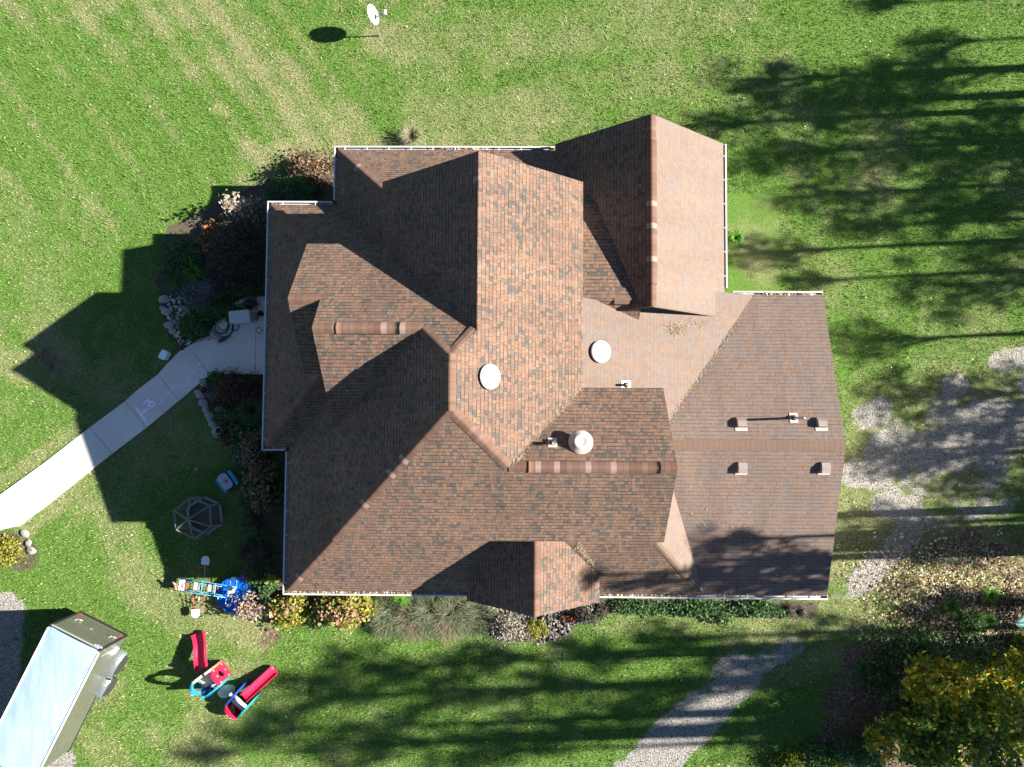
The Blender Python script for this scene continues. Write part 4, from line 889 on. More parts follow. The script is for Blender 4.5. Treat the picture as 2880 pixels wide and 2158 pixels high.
def rock_mesh(name, s, seed, sub=2, flat=.6):
    rnd = random.Random(seed); bm = BM(); bmesh.ops.create_icosphere(bm, subdivisions=sub, radius=1)
    ax_ = [Vector((rnd.gauss(0,1),rnd.gauss(0,1),rnd.gauss(0,1))).normalized() for _ in range(9)]; dd = [rnd.uniform(.62,.95) for _ in ax_]
    for v in bm.verts:
        for a, d in zip(ax_, dd):
            k = v.co.dot(a)
            if k > d: v.co -= a*(k-d)*.9
        v.co = Vector((v.co.x*s[0], v.co.y*s[1], v.co.z*s[2]))
    me = bpy.data.meshes.new(name); bm.to_mesh(me); bm.free(); return me
p = at(440+1145/5.917,1260+558/5.917,.40); tag(put('rock', rock_mesh('rock',(.10,.075,.05),3), M['stone'], loc=p+UP*.03),'rough grey rock lying on the lid of the toddler sand table','rock')
# ---- small things by the path and porch
def tub(name, label, cat, px, py, sx, sy, h, rot_, mat, lidm):
    t = thing(name, label, cat, at(px,py), rot_); bm = BM(); pts = rrect(0,0,sx,sy,.05)
    b = [bm.verts.new((x*.86,y*.86,0)) for x,y in pts]; u_ = [bm.verts.new((x*.97,y*.97,h-.03)) for x,y in pts]; n = len(pts)
    for i in range(n): bm.faces.new((b[i],b[(i+1)%n],u_[(i+1)%n],u_[i]))
    bm.faces.new(b[::-1]); obj('tub', bm, M[mat], t)
    bm = BM(); prism(bm, pts, h-.05, h); o = obj('lid', bm, M[lidm], t); md = o.modifiers.new('bevel','BEVEL'); md.width = .018; md.segments = 3; return t
M['tubwhite'] = plain('cool_white_plastic', (.62,.74,.78), .35, 0, .03); M['deckbox'] = plain('grey_green_plastic', (.40,.44,.42), .5, 0, .04)
tub('storage_tub','small white lidded tub standing in the grass at the edge of the path','tub',470,1000,.25,.33,.30,-.47,'tubwhite','tubwhite')
t = tub('deck_box','pale grey deck box standing on the concrete in front of the porch','storage box',688,896,.72,.44,.50,.11,'deckbox','deckbox')
bm = BM(); box(bm,(.45,.0,.10),(.10,.28,.20),0,bevel=.01); obj('side_handle', bm, M['wood'], t)
# garden hose
t = thing('garden_hose', 'dark green garden hose coiled on the concrete beside the deck box', 'hose', at(626,916,.03)); bm = BM(); pts = []
rnd = random.Random(4)
for k in range(6*22):
    a = k/22*2*PI; ring_ = k/22; R_ = .19+.045*ring_+.025*math.sin(a*1.7+ring_); cx_, cy_ = .06*math.sin(ring_*1.9)-.02, .10-.03*ring_+.03*math.cos(ring_*2.3)
    pts.append(Vector((cx_+R_*math.cos(a), cy_+R_*1.05*math.sin(a), .02+.012*ring_)))
pts += [Vector((.38,.22,.03)), Vector((.50,.16,.02))]; tube(bm, pts, .015, 6); tube(bm,[Vector((.30,-.12,.02)),Vector((.42,-.20,.02)),Vector((.52,-.18,.02)),Vector((.58,-.08,.02)),Vector((.56,.02,.02))],.015,6)
obj('coil', bm, plain('hose_green',(.012,.022,.020),.5), t)
bm = BM(); tube(bm,[Vector((-.22,.08,.10)),Vector((-.10,.12,.11))],.017,8); tube(bm,[Vector((-.05,.13,.11)),Vector((.0,.15,.11))],.02,8); obj('nozzle', bm, plain('brass',(.40,.24,.13),.35,.7), t)
# kick scooter
t = thing('kick_scooter', 'black kick scooter with pink wheels and grips lying by the hose', 'scooter', at(630,953,.03)); S_ = lambda px,py,z: local(t, at(px,py,z))
bm = BM(); a, b = S_(617,961,.11), S_(640,948,.11); d = (b-a); box(bm,(a+b)/2,(d.length,.10,.02),math.atan2(d.y,d.x),bevel=.006); obj('deck', bm, M['rubber'], t)
for q, nm in (((615,961),'w'),((645,946),'w')):
    c = S_(*q,.085); bm = BM(); n_ = Vector((-d.y,d.x,.9*d.length)).normalized().to_track_quat('Z','Y').to_matrix(); lathe(bm,[(.02,-.02),(.055,-.02),(.065,0),(.055,.02),(.02,.02)],20,c,n_); obj('wheel', bm, plain('pink_wheel',(.40,.12,.11),.5), t)
bm = BM(); hd = S_(641,945,.12); tp = S_(625,911,.62); tube(bm,[hd,tp],.014,8); tube(bm,[S_(614,913,.62),S_(633,908,.62)],.012,8); obj('steering_column', bm, M['steel'], t)
for a, b in (((612,913),(618,912)),((629,909),(635,908))):
    bm = BM(); tube(bm,[S_(*a,.62),S_(*b,.62)],.018,8); obj('grip', bm, plain('pink_grip',(.45,.20,.17),.6), t)
# flower pots
def pot(px, py, r, h, mat, label, soil='soil'):
    t = thing('flower_pot', label, 'flower pot', at(px,py)); bm = BM(); lathe(bm,[(r*.68,0),(r*.92,h*.8),(r*1.02,h*.8),(r*1.04,h),(r*.90,h),(r*.86,h*.82),(0,h*.80)],26); o = obj('pot', bm, M[mat], t); bm = BM(); lathe(bm,[(r*.86,0),(0,.02)],20,(0,0,h*.83)); obj('soil', bm, M[soil], t); return t
M['pot_pale'] = plain('pale_clay', (.42,.36,.31), .8, 0, .1); M['pot_dark'] = plain('dark_pot', (.035,.022,.018), .6)
pot(581.5,1099,.135,.24,'terracotta','empty terracotta pot on the corner of the rock garden by the path'); pot(621,1211,.125,.22,'pot_pale','pale rimmed clay pot at the lower tip of the rock garden')
pot(515.5,981,.065,.12,'terracotta','tiny terracotta pot at the edge of the path by the stone border'); pot(598,1131,.10,.16,'pot_dark','small black pot among white stones in the rock garden')
pot(641,1149,.13,.18,'pot_dark','wide dark brown pot of dead stems in the middle of the rock garden'); pot(738,884,.10,.20,'pot_dark','dark pot on the porch floor tucked under the gutter')
pot(709,862,.17,.26,'terracotta','clay pot holding a dried brown plant above the deck box')
t = thing('plant_stand', 'small rusty red wire stand on the porch floor by the gutter', 'plant stand', at(734,931,.03)); bm = BM(); 
tube(bm,[(.10*math.cos(k*PI/9),.10*math.sin(k*PI/9),.22) for k in range(18)],.013,6,closed=True)
for k in range(3): a = k*2*PI/3; tube(bm,[(.10*math.cos(a),.10*math.sin(a),.22),(.13*math.cos(a),.13*math.sin(a),0)],.012,6)
obj('frame', bm, M['redmetal'], t)
t = thing('toy_jack', 'small pink plastic toy lying in the shaded grass above the sandbox', 'toy', at(553,1321,.02)); bm = BM()
for a in (0.4,1.5,2.9,4.2): tube(bm,[(0,0,.05),(.09*math.cos(a),.09*math.sin(a),.04)],.02,8,.014)
obj('body', bm, plain('dull_pink',(.42,.24,.27),.5), t)
t = thing('metal_chair', 'white metal garden chair half hidden in brush at the right edge', 'chair', at(2893,1738)); bm = BM()
q = [local(t, at(*p)) for p in ((2856,1755,.5),(2880,1730,.5),(2910,1752,.5),(2885,1778,.5))]
tube(bm,q,.022,8,closed=True); 
obj('seat_frame', bm, M['chrome'], t)
for p in q:
    bm = BM(); tube(bm,[p,Vector((p.x*1.15,p.y*1.15,0))],.020,8); obj('leg', bm, M['chrome'], t)
bm = BM(); tube(bm,[q[1],q[1]+Vector((.02,.05,.45)),q[2]+Vector((.05,.02,.45)),q[2]],.02,8); obj('backrest', bm, M['chrome'], t)
bm = BM(); prism(bm,[(p.x*.92,p.y*.92) for p in q],.485,.50); obj('seat', bm, plain('faded_green_sling',(.05,.20,.17),.7), t)
# ================================================================== PLANTS, ROCKS AND TREES
def rnd_dirs(n, up=0.):
    v = np.random.normal(size=(n,3)); v[:,2] += up; return v/np.linalg.norm(v,axis=1,keepdims=True)
def leaves(P, size, asp=.5, droop=0., jit=.35, up=.9):
    """one folded rhombus per point"""
    n = len(P); d = rnd_dirs(n); d[:,2] = d[:,2]*.45-droop; d /= np.linalg.norm(d,axis=1,keepdims=True)
    nn = rnd_dirs(n, up); s = np.cross(d,nn); s /= np.linalg.norm(s,axis=1,keepdims=True)+1e-9; m = np.cross(s,d)
    L = (size*np.random.uniform(1-jit,1+jit,n))[:,None]; V = np.empty((n,4,3))
    V[:,0] = P-d*L*.5; V[:,2] = P+d*L*.5; V[:,1] = P+s*L*asp*.5+m*L*.06; V[:,3] = P-s*L*asp*.5+m*L*.06
    return V.reshape(-1,3), np.arange(n*4).reshape(-1,4)
def dome_pts(n, r, h, nc, spread=.30, hollow=.35, base=.12):
    """points gathered in clumps over a bushy dome of radius r (rx,ry) and height h"""
    rx_, ry_ = r if isinstance(r, tuple) else (r, r); c = []
    while len(c) < nc:
        p = np.random.uniform(-1,1,3); p[2] = abs(p[2])
        q = np.linalg.norm(p)
        if hollow < q < 1.0: c.append(p)
    c = np.array(c); k = np.random.randint(0,nc,n); cs = np.random.uniform(.6,1.3,nc)
    p = c[k]+np.random.normal(size=(n,3))*spread*cs[k][:,None]
    p[:,2] = np.abs(p[:,2]); p[:,0] *= rx_; p[:,1] *= ry_; p[:,2] = base*h+p[:,2]*h*(1-base)
    return p, c*np.array([rx_,ry_,h])
def bush(name, label, cat, px, py, r, h, n, leaf, mat, asp=.5, nc=14, spread=.26, group=None, stems=True, extra=None, droop=.1, z=None, hollow=.3):
    loc = at(px,py,0 if z is None else z); loc.z = 0
    t = thing(name, label, cat, loc, 0, group); p, c = dome_pts(n, r, h, nc, spread, hollow)
    V, Fq = leaves(p, leaf, asp, droop); put('foliage', fast_mesh('foliage', V, Fq), mat, t)
    if extra:
        m2, n2, l2, asp2 = extra; q = p[np.argsort(-(p[:,2]/h+np.hypot(p[:,0],p[:,1])*.2+np.random.normal(size=n)*.18))[:n2]]
        V, Fq = leaves(q+np.array([0,0,.02]), l2, asp2, 0); tag(put('flower_head', fast_mesh('flower_head', V, Fq), m2, t), kind='stuff')
    if stems:
        bm = BM()
        for q in c[:10]:
            q = Vector(q); tube(bm,[Vector((q.x*.1,q.y*.1,-.05)),Vector((q.x*.45,q.y*.45,q.z*.55)),q*.92],.012,5,.005)
        obj('stem', bm, M['twig'], t)
    return t
M['twig'] = plain('brown_twig', (.07,.052,.038), .9)
LM = dict(
 dkgreen=leafmat('dark_green_leaf',[(0, (0.0228, 0.057, 0.019)), (0.5, (0.0456, 0.1064, 0.0304)), (0.85, (0.0855, 0.1615, 0.0494)), (1, (0.152, 0.209, 0.095))]),
 mid=leafmat('mid_green_leaf',[(0, (0.025, 0.0688, 0.015)), (0.5, (0.0562, 0.1313, 0.0275)), (0.85, (0.1063, 0.1938, 0.05)), (1, (0.175, 0.2375, 0.0875))]),
 reddish=leafmat('reddish_leaf',[(0, (0.039, 0.0455, 0.0234)), (0.4, (0.091, 0.0715, 0.039)), (0.7, (0.195, 0.0975, 0.065)), (1, (0.364, 0.208, 0.143))]),
 maroon=leafmat('maroon_leaf',[(0, (0.034, 0.0204, 0.017)), (0.5, (0.0765, 0.0374, 0.0272)), (0.8, (0.1275, 0.0612, 0.0442)), (1, (0.051, 0.068, 0.034))]),
 brown=leafmat('brown_twiggy_leaf',[(0, (0.0352, 0.0288, 0.024)), (0.5, (0.0672, 0.0544, 0.0448)), (0.85, (0.112, 0.0928, 0.0736)), (1, (0.048, 0.072, 0.0352))]),
 pale=leafmat('pale_beige_leaf',[(0,(.20,.16,.12)),(.4,(.36,.30,.23)),(.8,(.46,.40,.33)),(1,(.24,.17,.11))]),
 grey=leafmat('grey_green_leaf',[(0, (0.05, 0.0562, 0.04)), (0.4, (0.125, 0.125, 0.0938)), (0.75, (0.2375, 0.2188, 0.175)), (1, (0.375, 0.3375, 0.2875))]),
 lime=leafmat('yellow_green_leaf',[(0,(.07,.105,.012)),(.35,(.16,.19,.02)),(.7,(.26,.26,.035)),(.9,(.34,.27,.05)),(1,(.28,.14,.05))]),
 rose=leafmat('dusty_rose_flower',[(0,(.22,.11,.07)),(.5,(.36,.20,.13)),(1,(.46,.30,.20))]),
 rust=leafmat('rust_flower',[(0,(.10,.030,.014)),(.5,(.22,.065,.026)),(.85,(.34,.13,.05)),(1,(.42,.25,.13))]),
 driedhead=leafmat('dried_flower',[(0, (0.091, 0.0585, 0.039)), (0.5, (0.182, 0.117, 0.078)), (1, (0.286, 0.208, 0.143))]),
 lavender=leafmat('lavender_leaf',[(0, (0.09, 0.105, 0.0975)), (0.5, (0.165, 0.18, 0.1725)), (1, (0.255, 0.2475, 0.27))]),
 autumn=leafmat('autumn_oak_leaf',[(0, (0.0575, 0.115, 0.0092)), (0.3, (0.138, 0.1955, 0.0115)), (0.6, (0.2875, 0.3105, 0.0172)), (0.82, (0.483, 0.3795, 0.0172)), (0.94, (0.575, 0.276, 0.0115)), (1, (0.414, 0.115, 0.0115))]),
 sapgreen=leafmat('sapling_leaf',[(0, (0.027, 0.0675, 0.009)), (0.4, (0.075, 0.15, 0.015)), (0.75, (0.165, 0.24, 0.021)), (0.93, (0.33, 0.345, 0.03)), (1, (0.6, 0.36, 0.015))]),
 yelgreen=leafmat('yellow_sapling_leaf',[(0, (0.06, 0.108, 0.0096)), (0.4, (0.156, 0.216, 0.0168)), (0.8, (0.3, 0.336, 0.03)), (1, (0.528, 0.432, 0.036))]),
 privet=leafmat('small_pale_green_leaf',[(0,(.02,.05,.012)),(.4,(.06,.11,.03)),(.75,(.14,.20,.07)),(1,(.26,.30,.16))]),
 straw_old=leafmat('old_straw',[(0,(.2,.16,.10)),(.5,(.32,.26,.17)),(1,(.42,.35,.25))]),
 straw=leafmat('straw_blade',[(0,(.12,.12,.06)),(.4,(.22,.21,.12)),(.8,(.34,.31,.20)),(1,(.42,.36,.25))]),
 blue=leafmat('grey_green_blade',[(0,(.045,.070,.032)),(.4,(.085,.12,.055)),(.75,(.17,.19,.11)),(1,(.31,.29,.20))]),
 tangrass=leafmat('tan_grass_blade',[(0,(.06,.07,.035)),(.4,(.15,.145,.08)),(.8,(.30,.25,.17)),(1,(.36,.24,.17))]),
 blade=leafmat('green_blade',[(0, (0.0252, 0.063, 0.0168)), (0.5, (0.056, 0.119, 0.0308)), (1, (0.126, 0.196, 0.063))]),
 fern=leafmat('bright_fern_leaf',[(0,(.03,.10,.008)),(.5,(.07,.20,.014)),(1,(.14,.30,.03))]),
 tree=leafmat('tree_leaf',[(0,(.03,.06,.012)),(.5,(.07,.11,.02)),(1,(.18,.18,.03))]),
 litter=leafmat('fallen_leaf',[(0,(.10,.055,.025)),(.3,(.22,.13,.06)),(.55,(.36,.26,.13)),(.8,(.50,.42,.28)),(1,(.62,.58,.50))], .7, .1))
def blades(n, r, h, L, w, arch_=1., seg=4, lean=None):
    """arching grass blades from a crown of radius r"""
    a = np.random.uniform(0,2*PI,n); q = r*np.sqrt(np.random.rand(n)); bx, by = q*np.cos(a), q*np.sin(a)
    th = a+np.random.normal(0,.7,n); 
    if lean is not None: th = np.where(np.random.rand(n) < .6, np.random.normal(lean,.7,n), th)
    l = L*np.random.uniform(.55,1.1,n); hh = h*np.random.uniform(.6,1.1,n); V = np.empty((n,2*(seg+1),3))
    for k in range(seg+1):
        t = k/seg; out = l*(t**1.25); z = hh*(1-(1-t)**2) - hh*arch_*.75*np.maximum(0,t-.45)**2*2.2; ww = w*(1-t*.85)
        x, y = bx+np.cos(th)*out, by+np.sin(th)*out; V[:,2*k] = np.stack([x-np.sin(th)*ww,y+np.cos(th)*ww,z],1); V[:,2*k+1] = np.stack([x+np.sin(th)*ww,y-np.cos(th)*ww,z],1)
    b = np.arange(n)[:,None]*(2*(seg+1)); Fq = np.concatenate([np.concatenate([b+2*k,b+2*k+1,b+2*k+3,b+2*k+2],1) for k in range(seg)],0)
    return V.reshape(-1,3), Fq
def tuft(name, label, px, py, n, r, h, L, w, mat, arch_=1., group=None, lean=None, cat='grass clump'):
    t = thing(name, label, cat, at(px,py), 0, group); V, Fq = blades(n,r,h,L,w,arch_,4,lean); put('blades', fast_mesh('blades', V, Fq), LM[mat], t); return t
# --- north-west bed
bush('shrub','russet tipped shrub against the white gutter at the north-west corner of the house','shrub',888,487,(.72,.62),.9,3200,.10,LM['reddish'],.5,16)
bush('shrub','dark green shrub below the russet shrub in the house corner','shrub',850,530,(.60,.45),.7,2200,.09,LM['dkgreen'],.45,14)
tuft('grass_clump','dark arching grass clump in the shaded corner north of the porch',895,553,500,.14,.45,.55,.008,'blade')
bush('shrub','pale beige leaved shrub catching sun beside the porch gutter','shrub',690,592,(.36,.38),1.35,430,.14,LM['pale'],.55,14,.22)
bush('shrub','dull grey green bush between the pale shrub and the porch gutter','shrub',735,606,(.48,.44),.9,1600,.09,LM['grey'],.5,12)
bush('sedum','rust red flowering sedum patch with green middle in the north bed','perennial',612,672,(.60,.62),.45,1700,.10,LM['mid'],.55,16,.24,extra=(LM['rust'],520,.13,.9))
bush('shrub','large dark brown feathery bush filling the shade beside the porch','shrub',688,722,(1.05,1.15),1.1,9000,.16,LM['brown'],.14,26,.22)
bush('ground_cover','low green ground cover between the lawn and the brown bush','ground cover',530,718,(.62,.55),.28,2400,.09,LM['dkgreen'],.55,20,.25,stems=False)
tuft('lily','yellow green strappy lily in the middle of the north bed',549,766,90,.06,.35,.42,.018,'fern',.8,cat='perennial')
bush('ground_cover','low feathery green plant left of the lavender mound','ground cover',505,792,(.40,.40),.25,1300,.10,LM['mid'],.3,14,.25,stems=False)
bush('lavender','grey lavender mound above the stones by the path','lavender',566,822,(.62,.48),.38,3200,.10,LM['lavender'],.18,22,.22,stems=False)
bush('ground_cover','deep green ground cover along the upper edge of the path','ground cover',600,878,(.85,.42),.33,4200,.075,LM['dkgreen'],.6,26,.22,stems=False)
bush('ground_cover','bright green creeping plant at the path edge below the deep green cover','ground cover',545,925,(.45,.40),.30,2400,.075,LM['mid'],.6,20,.24,stems=False)
bush('shrub','dark green shrub under the gutter between the brown bush and the porch floor','shrub',700,815,(.62,.36),.4,1800,.08,LM['dkgreen'],.5,14)
bush('pot_plant','dried brown plant in the clay pot above the deck box','pot plant',709,862,.22,.55,420,.11,LM['brown'],.3,10,.3)
# --- south bed along the west wall
bush('shrub','dark maroon shrub at the corner of the rock garden and porch floor','shrub',685,1095,(.78,.55),.75,5200,.075,LM['maroon'],.5,22)
bush('ground_cover','leafy green patch at the top of the rock garden by the path','ground cover',606,1072,(.34,.26),.25,900,.09,LM['mid'],.5,12,.25,stems=False)
t = tuft('agave','blue grey agave rosette beside the terracotta pot',605,1112,60,.04,.22,.24,.028,'lavender',.3,cat='perennial')
tuft('grass_clump','dark green spiky grass clump under the west gutter',717,1152,900,.16,.50,.55,.009,'blade',.7)
bush('ground_cover','small green clump below the black pot in the rock garden','ground cover',635,1168,.22,.22,600,.07,LM['mid'],.5,9,.25,stems=False)
bush('shrub','low maroon shrub below the pale clay pot','shrub',648,1222,(.40,.36),.4,1800,.07,LM['maroon'],.5,14)
bush('shrub','dark green shrub beside the maroon shrub under the west gutter','shrub',700,1218,(.50,.50),.55,2200,.08,LM['dkgreen'],.5,14)
for k,(px,py,lab) in enumerate(((722,1262,'dull hydrangea with dried brown heads at the corner of the porch gutter'),(745,1330,'dull hydrangea with dried brown heads level with the sand table'),(750,1400,'dull hydrangea with dried brown heads level with the top of the timber sandbox'))):
    bush('hydrangea',lab,'shrub',px,py,(.52,.50),.85,2600,.10,LM['dkgreen'],.6,16,extra=(LM['driedhead'],420,.11,.8))
for px,py,lab,mt in ((725,1480,'thin dark green bush level with the bottom of the timber sandbox','dkgreen'),(735,1545,'thin brown bush under the west gutter above the blue pool','brown'),(722,1600,'thin dark green bush behind the purple bucket','dkgreen')):
    bush('shrub',lab,'shrub',px,py,(.50,.46),.55,1700,.075,LM[mt],.4,13)
bush('shrub','sparse yellow green seedling by the gutter behind the blue pool','shrub',775,1620,.22,.6,110,.13,LM['lime'],.6,6,.3)
bush('shrub','beige and white flowering shrub leaning over the blue pool','shrub',733,1692,(.55,.42),1.0,900,.10,LM['pale'],.5,14,.24,extra=(LM['rose'],120,.10,.7))
bush('shrub','small dark shrub between the blue pool and the corner of the house','shrub',765,1665,(.40,.40),.6,1300,.08,LM['dkgreen'],.5,12)
# --- south side
bush('hydrangea','yellow green hydrangea at the south-west corner of the house','shrub',832,1700,(.62,.52),1.05,2600,.115,LM['lime'],.62,22,.22,extra=(LM['rose'],90,.11,.9))
bush('hydrangea','wide yellow green hydrangea with rosy heads under the south gutter','shrub',985,1702,(.95,.50),1.1,4200,.115,LM['lime'],.62,34,.22,extra=(LM['rose'],260,.11,.9))
t = thing('fern', 'bright green fern poking out under the south gutter', 'fern', at(1130,1675)); P_ = []
for k in range(15):
    a = random.uniform(0,2*PI); l = random.uniform(.35,.62)
    for i in range(12):
        q = i/12; c = np.array([math.cos(a)*l*q, math.sin(a)*l*q, .55+.35*q-.55*q*q])
        for s_ in (-1,1): P_.append((c, a+s_*1.25, .13*(1-q*.75)))
V = []
for c, a, l in P_:
    d = np.array([math.cos(a),math.sin(a),-.1]); s_ = np.array([-d[1],d[0],0]); V += [c, c+d*l*.5+s_*l*.2, c+d*l, c+d*l*.5-s_*l*.2]
put('frond', fast_mesh('frond', np.array(V), np.arange(len(V)).reshape(-1,4)), LM['fern'], t)
for px,py,lab,n,mt in ((1100,1725,'grey green ornamental grass beside the rosy hydrangea',700,'blue'),(1160,1735,'tan streaked ornamental grass left of the middle of the south bed',500,'tangrass'),(1205,1722,'grey green ornamental grass in the middle of the south bed',900,'blue'),(1262,1735,'tan streaked ornamental grass left of the south gable',600,'tangrass'),(1285,1712,'tall grey green ornamental grass under the end of the south gutter',1000,'blue'),(1335,1722,'grey green ornamental grass tucked under the south gable',700,'blue')):
    tuft('ornamental_grass',lab,px,py,n,.30,.60,.80,.007,mt,1.1,None,-PI/2+random.uniform(-.5,.5))
bush('shrub','bare grey twiggy shrub at the edge of the south bed','shrub',1432,1755,(.78,.52),.75,2600,.065,LM['grey'],.5,22,.22,extra=(LM['pale'],420,.07,.6))
bush('shrub','round yellow green dwarf shrub beside the river stones','shrub',1511,1766,.34,.45,2600,.055,LM['lime'],.5,16,.22)
bush('shrub','small rusty plant among the river stones','shrub',1600,1738,.20,.2,160,.08,LM['rust'],.5,7,.3,stems=False)
bush('shrub','dark low shrub where the river stones meet the south gutter','shrub',1662,1720,(.60,.30),.5,2000,.07,LM['brown'],.4,14)
for px,py,rx_,lab in ((1790,1708,.9,'dark ivy strip under the south gutter right of the gable'),(1960,1710,.95,'dark ivy strip under the middle of the south garage gutter'),(2130,1710,.85,'dark ivy strip near the garage corner')):
    bush('ivy',lab,'ground cover',px,py,(rx_,.24),.3,2600,.085,LM['dkgreen'],.6,22,.25,stems=False)
bush('shrub','small glossy shrub standing out from the ivy under the garage gutter','shrub',2030,1737,.26,.35,500,.08,LM['privet'],.5,8,.25)
tuft('grass_clump','dark spiky clump at the south-east corner of the garage',2238,1718,160,.05,.30,.35,.016,'brown',.5)
t = tuft('fern','yellow green fern against the east gutter of the gable',2066,672,150,.06,.30,.30,.022,'fern',.9,cat='fern')
tuft('ornamental_grass','pale straw coloured grass tuft behind the north gutter',1160,392,260,.12,.6,.5,.008,'straw',.8)
bush('shrub','yellow green bush with rocks at the left edge by the path','shrub',25,1545,(.62,.50),.7,2600,.09,LM['lime'],.5,18,.22)
for k,(px,py,mt) in enumerate(((480,760,'mid'),(590,770,'dkgreen'),(640,830,'dkgreen'),(760,560,'dkgreen'),(800,520,'mid'),(820,545,'grey'),(660,640,'grey'),(640,1110,'dkgreen'),(660,1170,'mid'),(625,1180,'dkgreen'),(690,1270,'dkgreen'),(700,1330,'mid'),(705,1410,'dkgreen'),(715,1440,'brown'),(740,1505,'mid'),(700,1560,'brown'),(760,1580,'dkgreen'),(790,1130,'dkgreen'),(770,1200,'dkgreen'),(900,1745,'mid'),(1060,1745,'dkgreen'),(1380,1735,'grey'))):
    bush('ground_cover','low straggling plant filling bare soil in the bed along the house','ground cover',px,py,(random.uniform(.22,.42),random.uniform(.2,.36)),random.uniform(.15,.35),900,.07,LM[mt],.4,14,.28,'low plants filling the beds',stems=False)
# --- lower right brush
bush('shrub','pale green small leaved privet thicket in the lower right brush','shrub',2700,1835,(1.25,.65),1.2,9000,.075,LM['privet'],.5,34,.18)
bush('shrub','darker privet bush below the pale thicket','shrub',2590,1880,(.85,.60),.9,5200,.075,LM['privet'],.5,26,.2)
bush('shrub','pinkish dry bush at the left end of the lower right brush','shrub',2440,2035,(.62,.52),.7,2600,.07,LM['reddish'],.35,18,.22)
bush('shrub','dark green bush at the bottom edge under the orange sapling','shrub',2395,2110,(.85,.55),.9,4200,.09,LM['dkgreen'],.5,22,.22)
bush('shrub','dark green bush below the privet at the right edge','shrub',2830,1900,(.85,.85),1.0,4200,.09,LM['sapgreen'],.5,22,.22)
bush('shrub','bushy green seedling near the gravel at the bottom edge','shrub',2230,2140,(.6,.45),.6,1800,.10,LM['sapgreen'],.5,14,.22)
for px,py,lab in ((2780,1672,'bright green grass tuft in the leaf litter at the right edge'),(2668,1706,'small yellow green tuft in the leaf litter'),(2770,1745,'thin green tuft in the leaf litter above the privet')): tuft('grass_clump',lab,px,py,220,.12,.28,.34,.008,'fern',.8)
def sapling(label, px, py, h, r, n, mat, leaf=.17):
    """young broadleaf tree seen from above: trunk and crown; px,py = where the middle of the crown shows"""
    p = at(px,py,h*.8); t = thing('sapling', label, 'tree', (p.x,p.y,0)); nc = 40; cs = []
    while len(cs) < nc:
        q = np.random.uniform(-1,1,3)
        if .35 < np.linalg.norm(q) < 1: cs.append(q*np.array([r,r,h*.34])+np.array([0,0,h*.68]))
    cs = np.array(cs); k = np.random.randint(0,nc,n); P_ = cs[k]+np.random.normal(size=(n,3))*np.array([.20,.20,.12])*r*.75
    P_[:,2] = np.maximum(P_[:,2],.1); V, Fq = leaves(P_, leaf, .55, .15, .35, 1.6); put('crown', fast_mesh('crown', V, Fq), LM[mat], t)
    bm = BM(); tube(bm,[(0,0,-.1),(.04,.02,h*.4),(0,.05,h*.9)],.045,8,.015)
    for q in cs[::2]: q = Vector(q); b = Vector((0.02,.03,max(.3,q.z-.35*h))); tube(bm,[b,b.lerp(q,.6)+Vector((0,0,.05)),q],.016,5,.006)
    obj('trunk', bm, M['twig'], t); return t
sapling('orange and yellow oak sapling in the middle of the lower right brush',2655,1945,2.6,.95,1100,'autumn',.19)
sapling('yellow green oak sapling at the right edge of the brush',2835,1975,3.0,1.0,1200,'autumn',.18)
sapling('green sapling crowded at the bottom right corner',2770,2105,3.0,1.25,2200,'sapgreen',.18)
sapling('green sapling between the orange saplings and the bottom edge',2600,2085,2.5,1.05,1900,'sapgreen',.18)
sapling('small orange sapling leaning over the bottom left of the brush',2480,2095,1.9,.42,260,'autumn',.18)
sapling('yellow sapling at the far right edge above the corner',2868,1880,2.6,.5,420,'autumn')
sapling('lime tinged sapling between the privet and the orange sapling',2735,1935,2.2,.7,700,'yelgreen',.17)
for k,(px,py,mt) in enumerate(((2560,1990,'sapgreen'),(2690,2040,'sapgreen'),(2500,1940,'privet'),(2840,2090,'yelgreen'),(2740,2010,'yelgreen'),(2860,1800,'sapgreen'),(2600,1800,'dkgreen'),(2510,1800,'privet'),(2450,1880,'mid'),(2660,2130,'yelgreen'),(2350,2150,'sapgreen'),(2300,2120,'mid'),(2850,1700,'brown'),(2720,1760,'mid'))):
    bush('undergrowth','knee high leafy undergrowth in the lower right brush','undergrowth',px,py,(random.uniform(.4,.7),random.uniform(.35,.6)),random.uniform(.3,.7),1300,.09,LM[mt],.5,16,.26,'undergrowth of the lower right brush')
# --- rocks
rk = [rock_mesh('rock',(1,.75,.45),s,2) for s in range(5)]
for m_ in rk: m_.materials.append(M['stone'])
rp = [rock_mesh('rock',(1,.75,.5),s+20,2) for s in range(4)]
for m_ in rp: m_.materials.append(M['stone_pale'])
def rock(px, py, s, label, pale=False, group=None):
    o = bpy.data.objects.new('rock', random.choice(rp if pale else rk)); C.objects.link(o); p = at(px,py); o.location = (p.x,p.y,s*.18); o.scale = (s,s,s*.8); o.rotation_euler = (0,0,random.uniform(0,6.28)); tag(o,label,'rock',group)
for px,py,s in ((462,843,.22),(469,878,.20),(478,915,.22),(487,933,.17),(459,868,.14)): rock(px,py,s,'flat grey edging rock between the lawn and the north stone bed',group='edging rocks of the north bed')
for px,py,s in ((566,1113,.20),(573,1132,.22),(580,1152,.18),(589,1168,.20),(592,1180,.17),(600,1196,.20),(608,1216,.22),(575,1078,.22),(556,1104,.14)): rock(px,py,s,'bluish grey edging rock along the lawn side of the rock garden',group='edging rocks of the rock garden')
for px,py,s in ((610,1151,.10),(620,1150,.10),(616,1157,.08),(641,1060,.10),(600,1085,.09)): rock(px,py,s,'smooth white stone among the plants of the rock garden',True,'white stones of the rock garden')
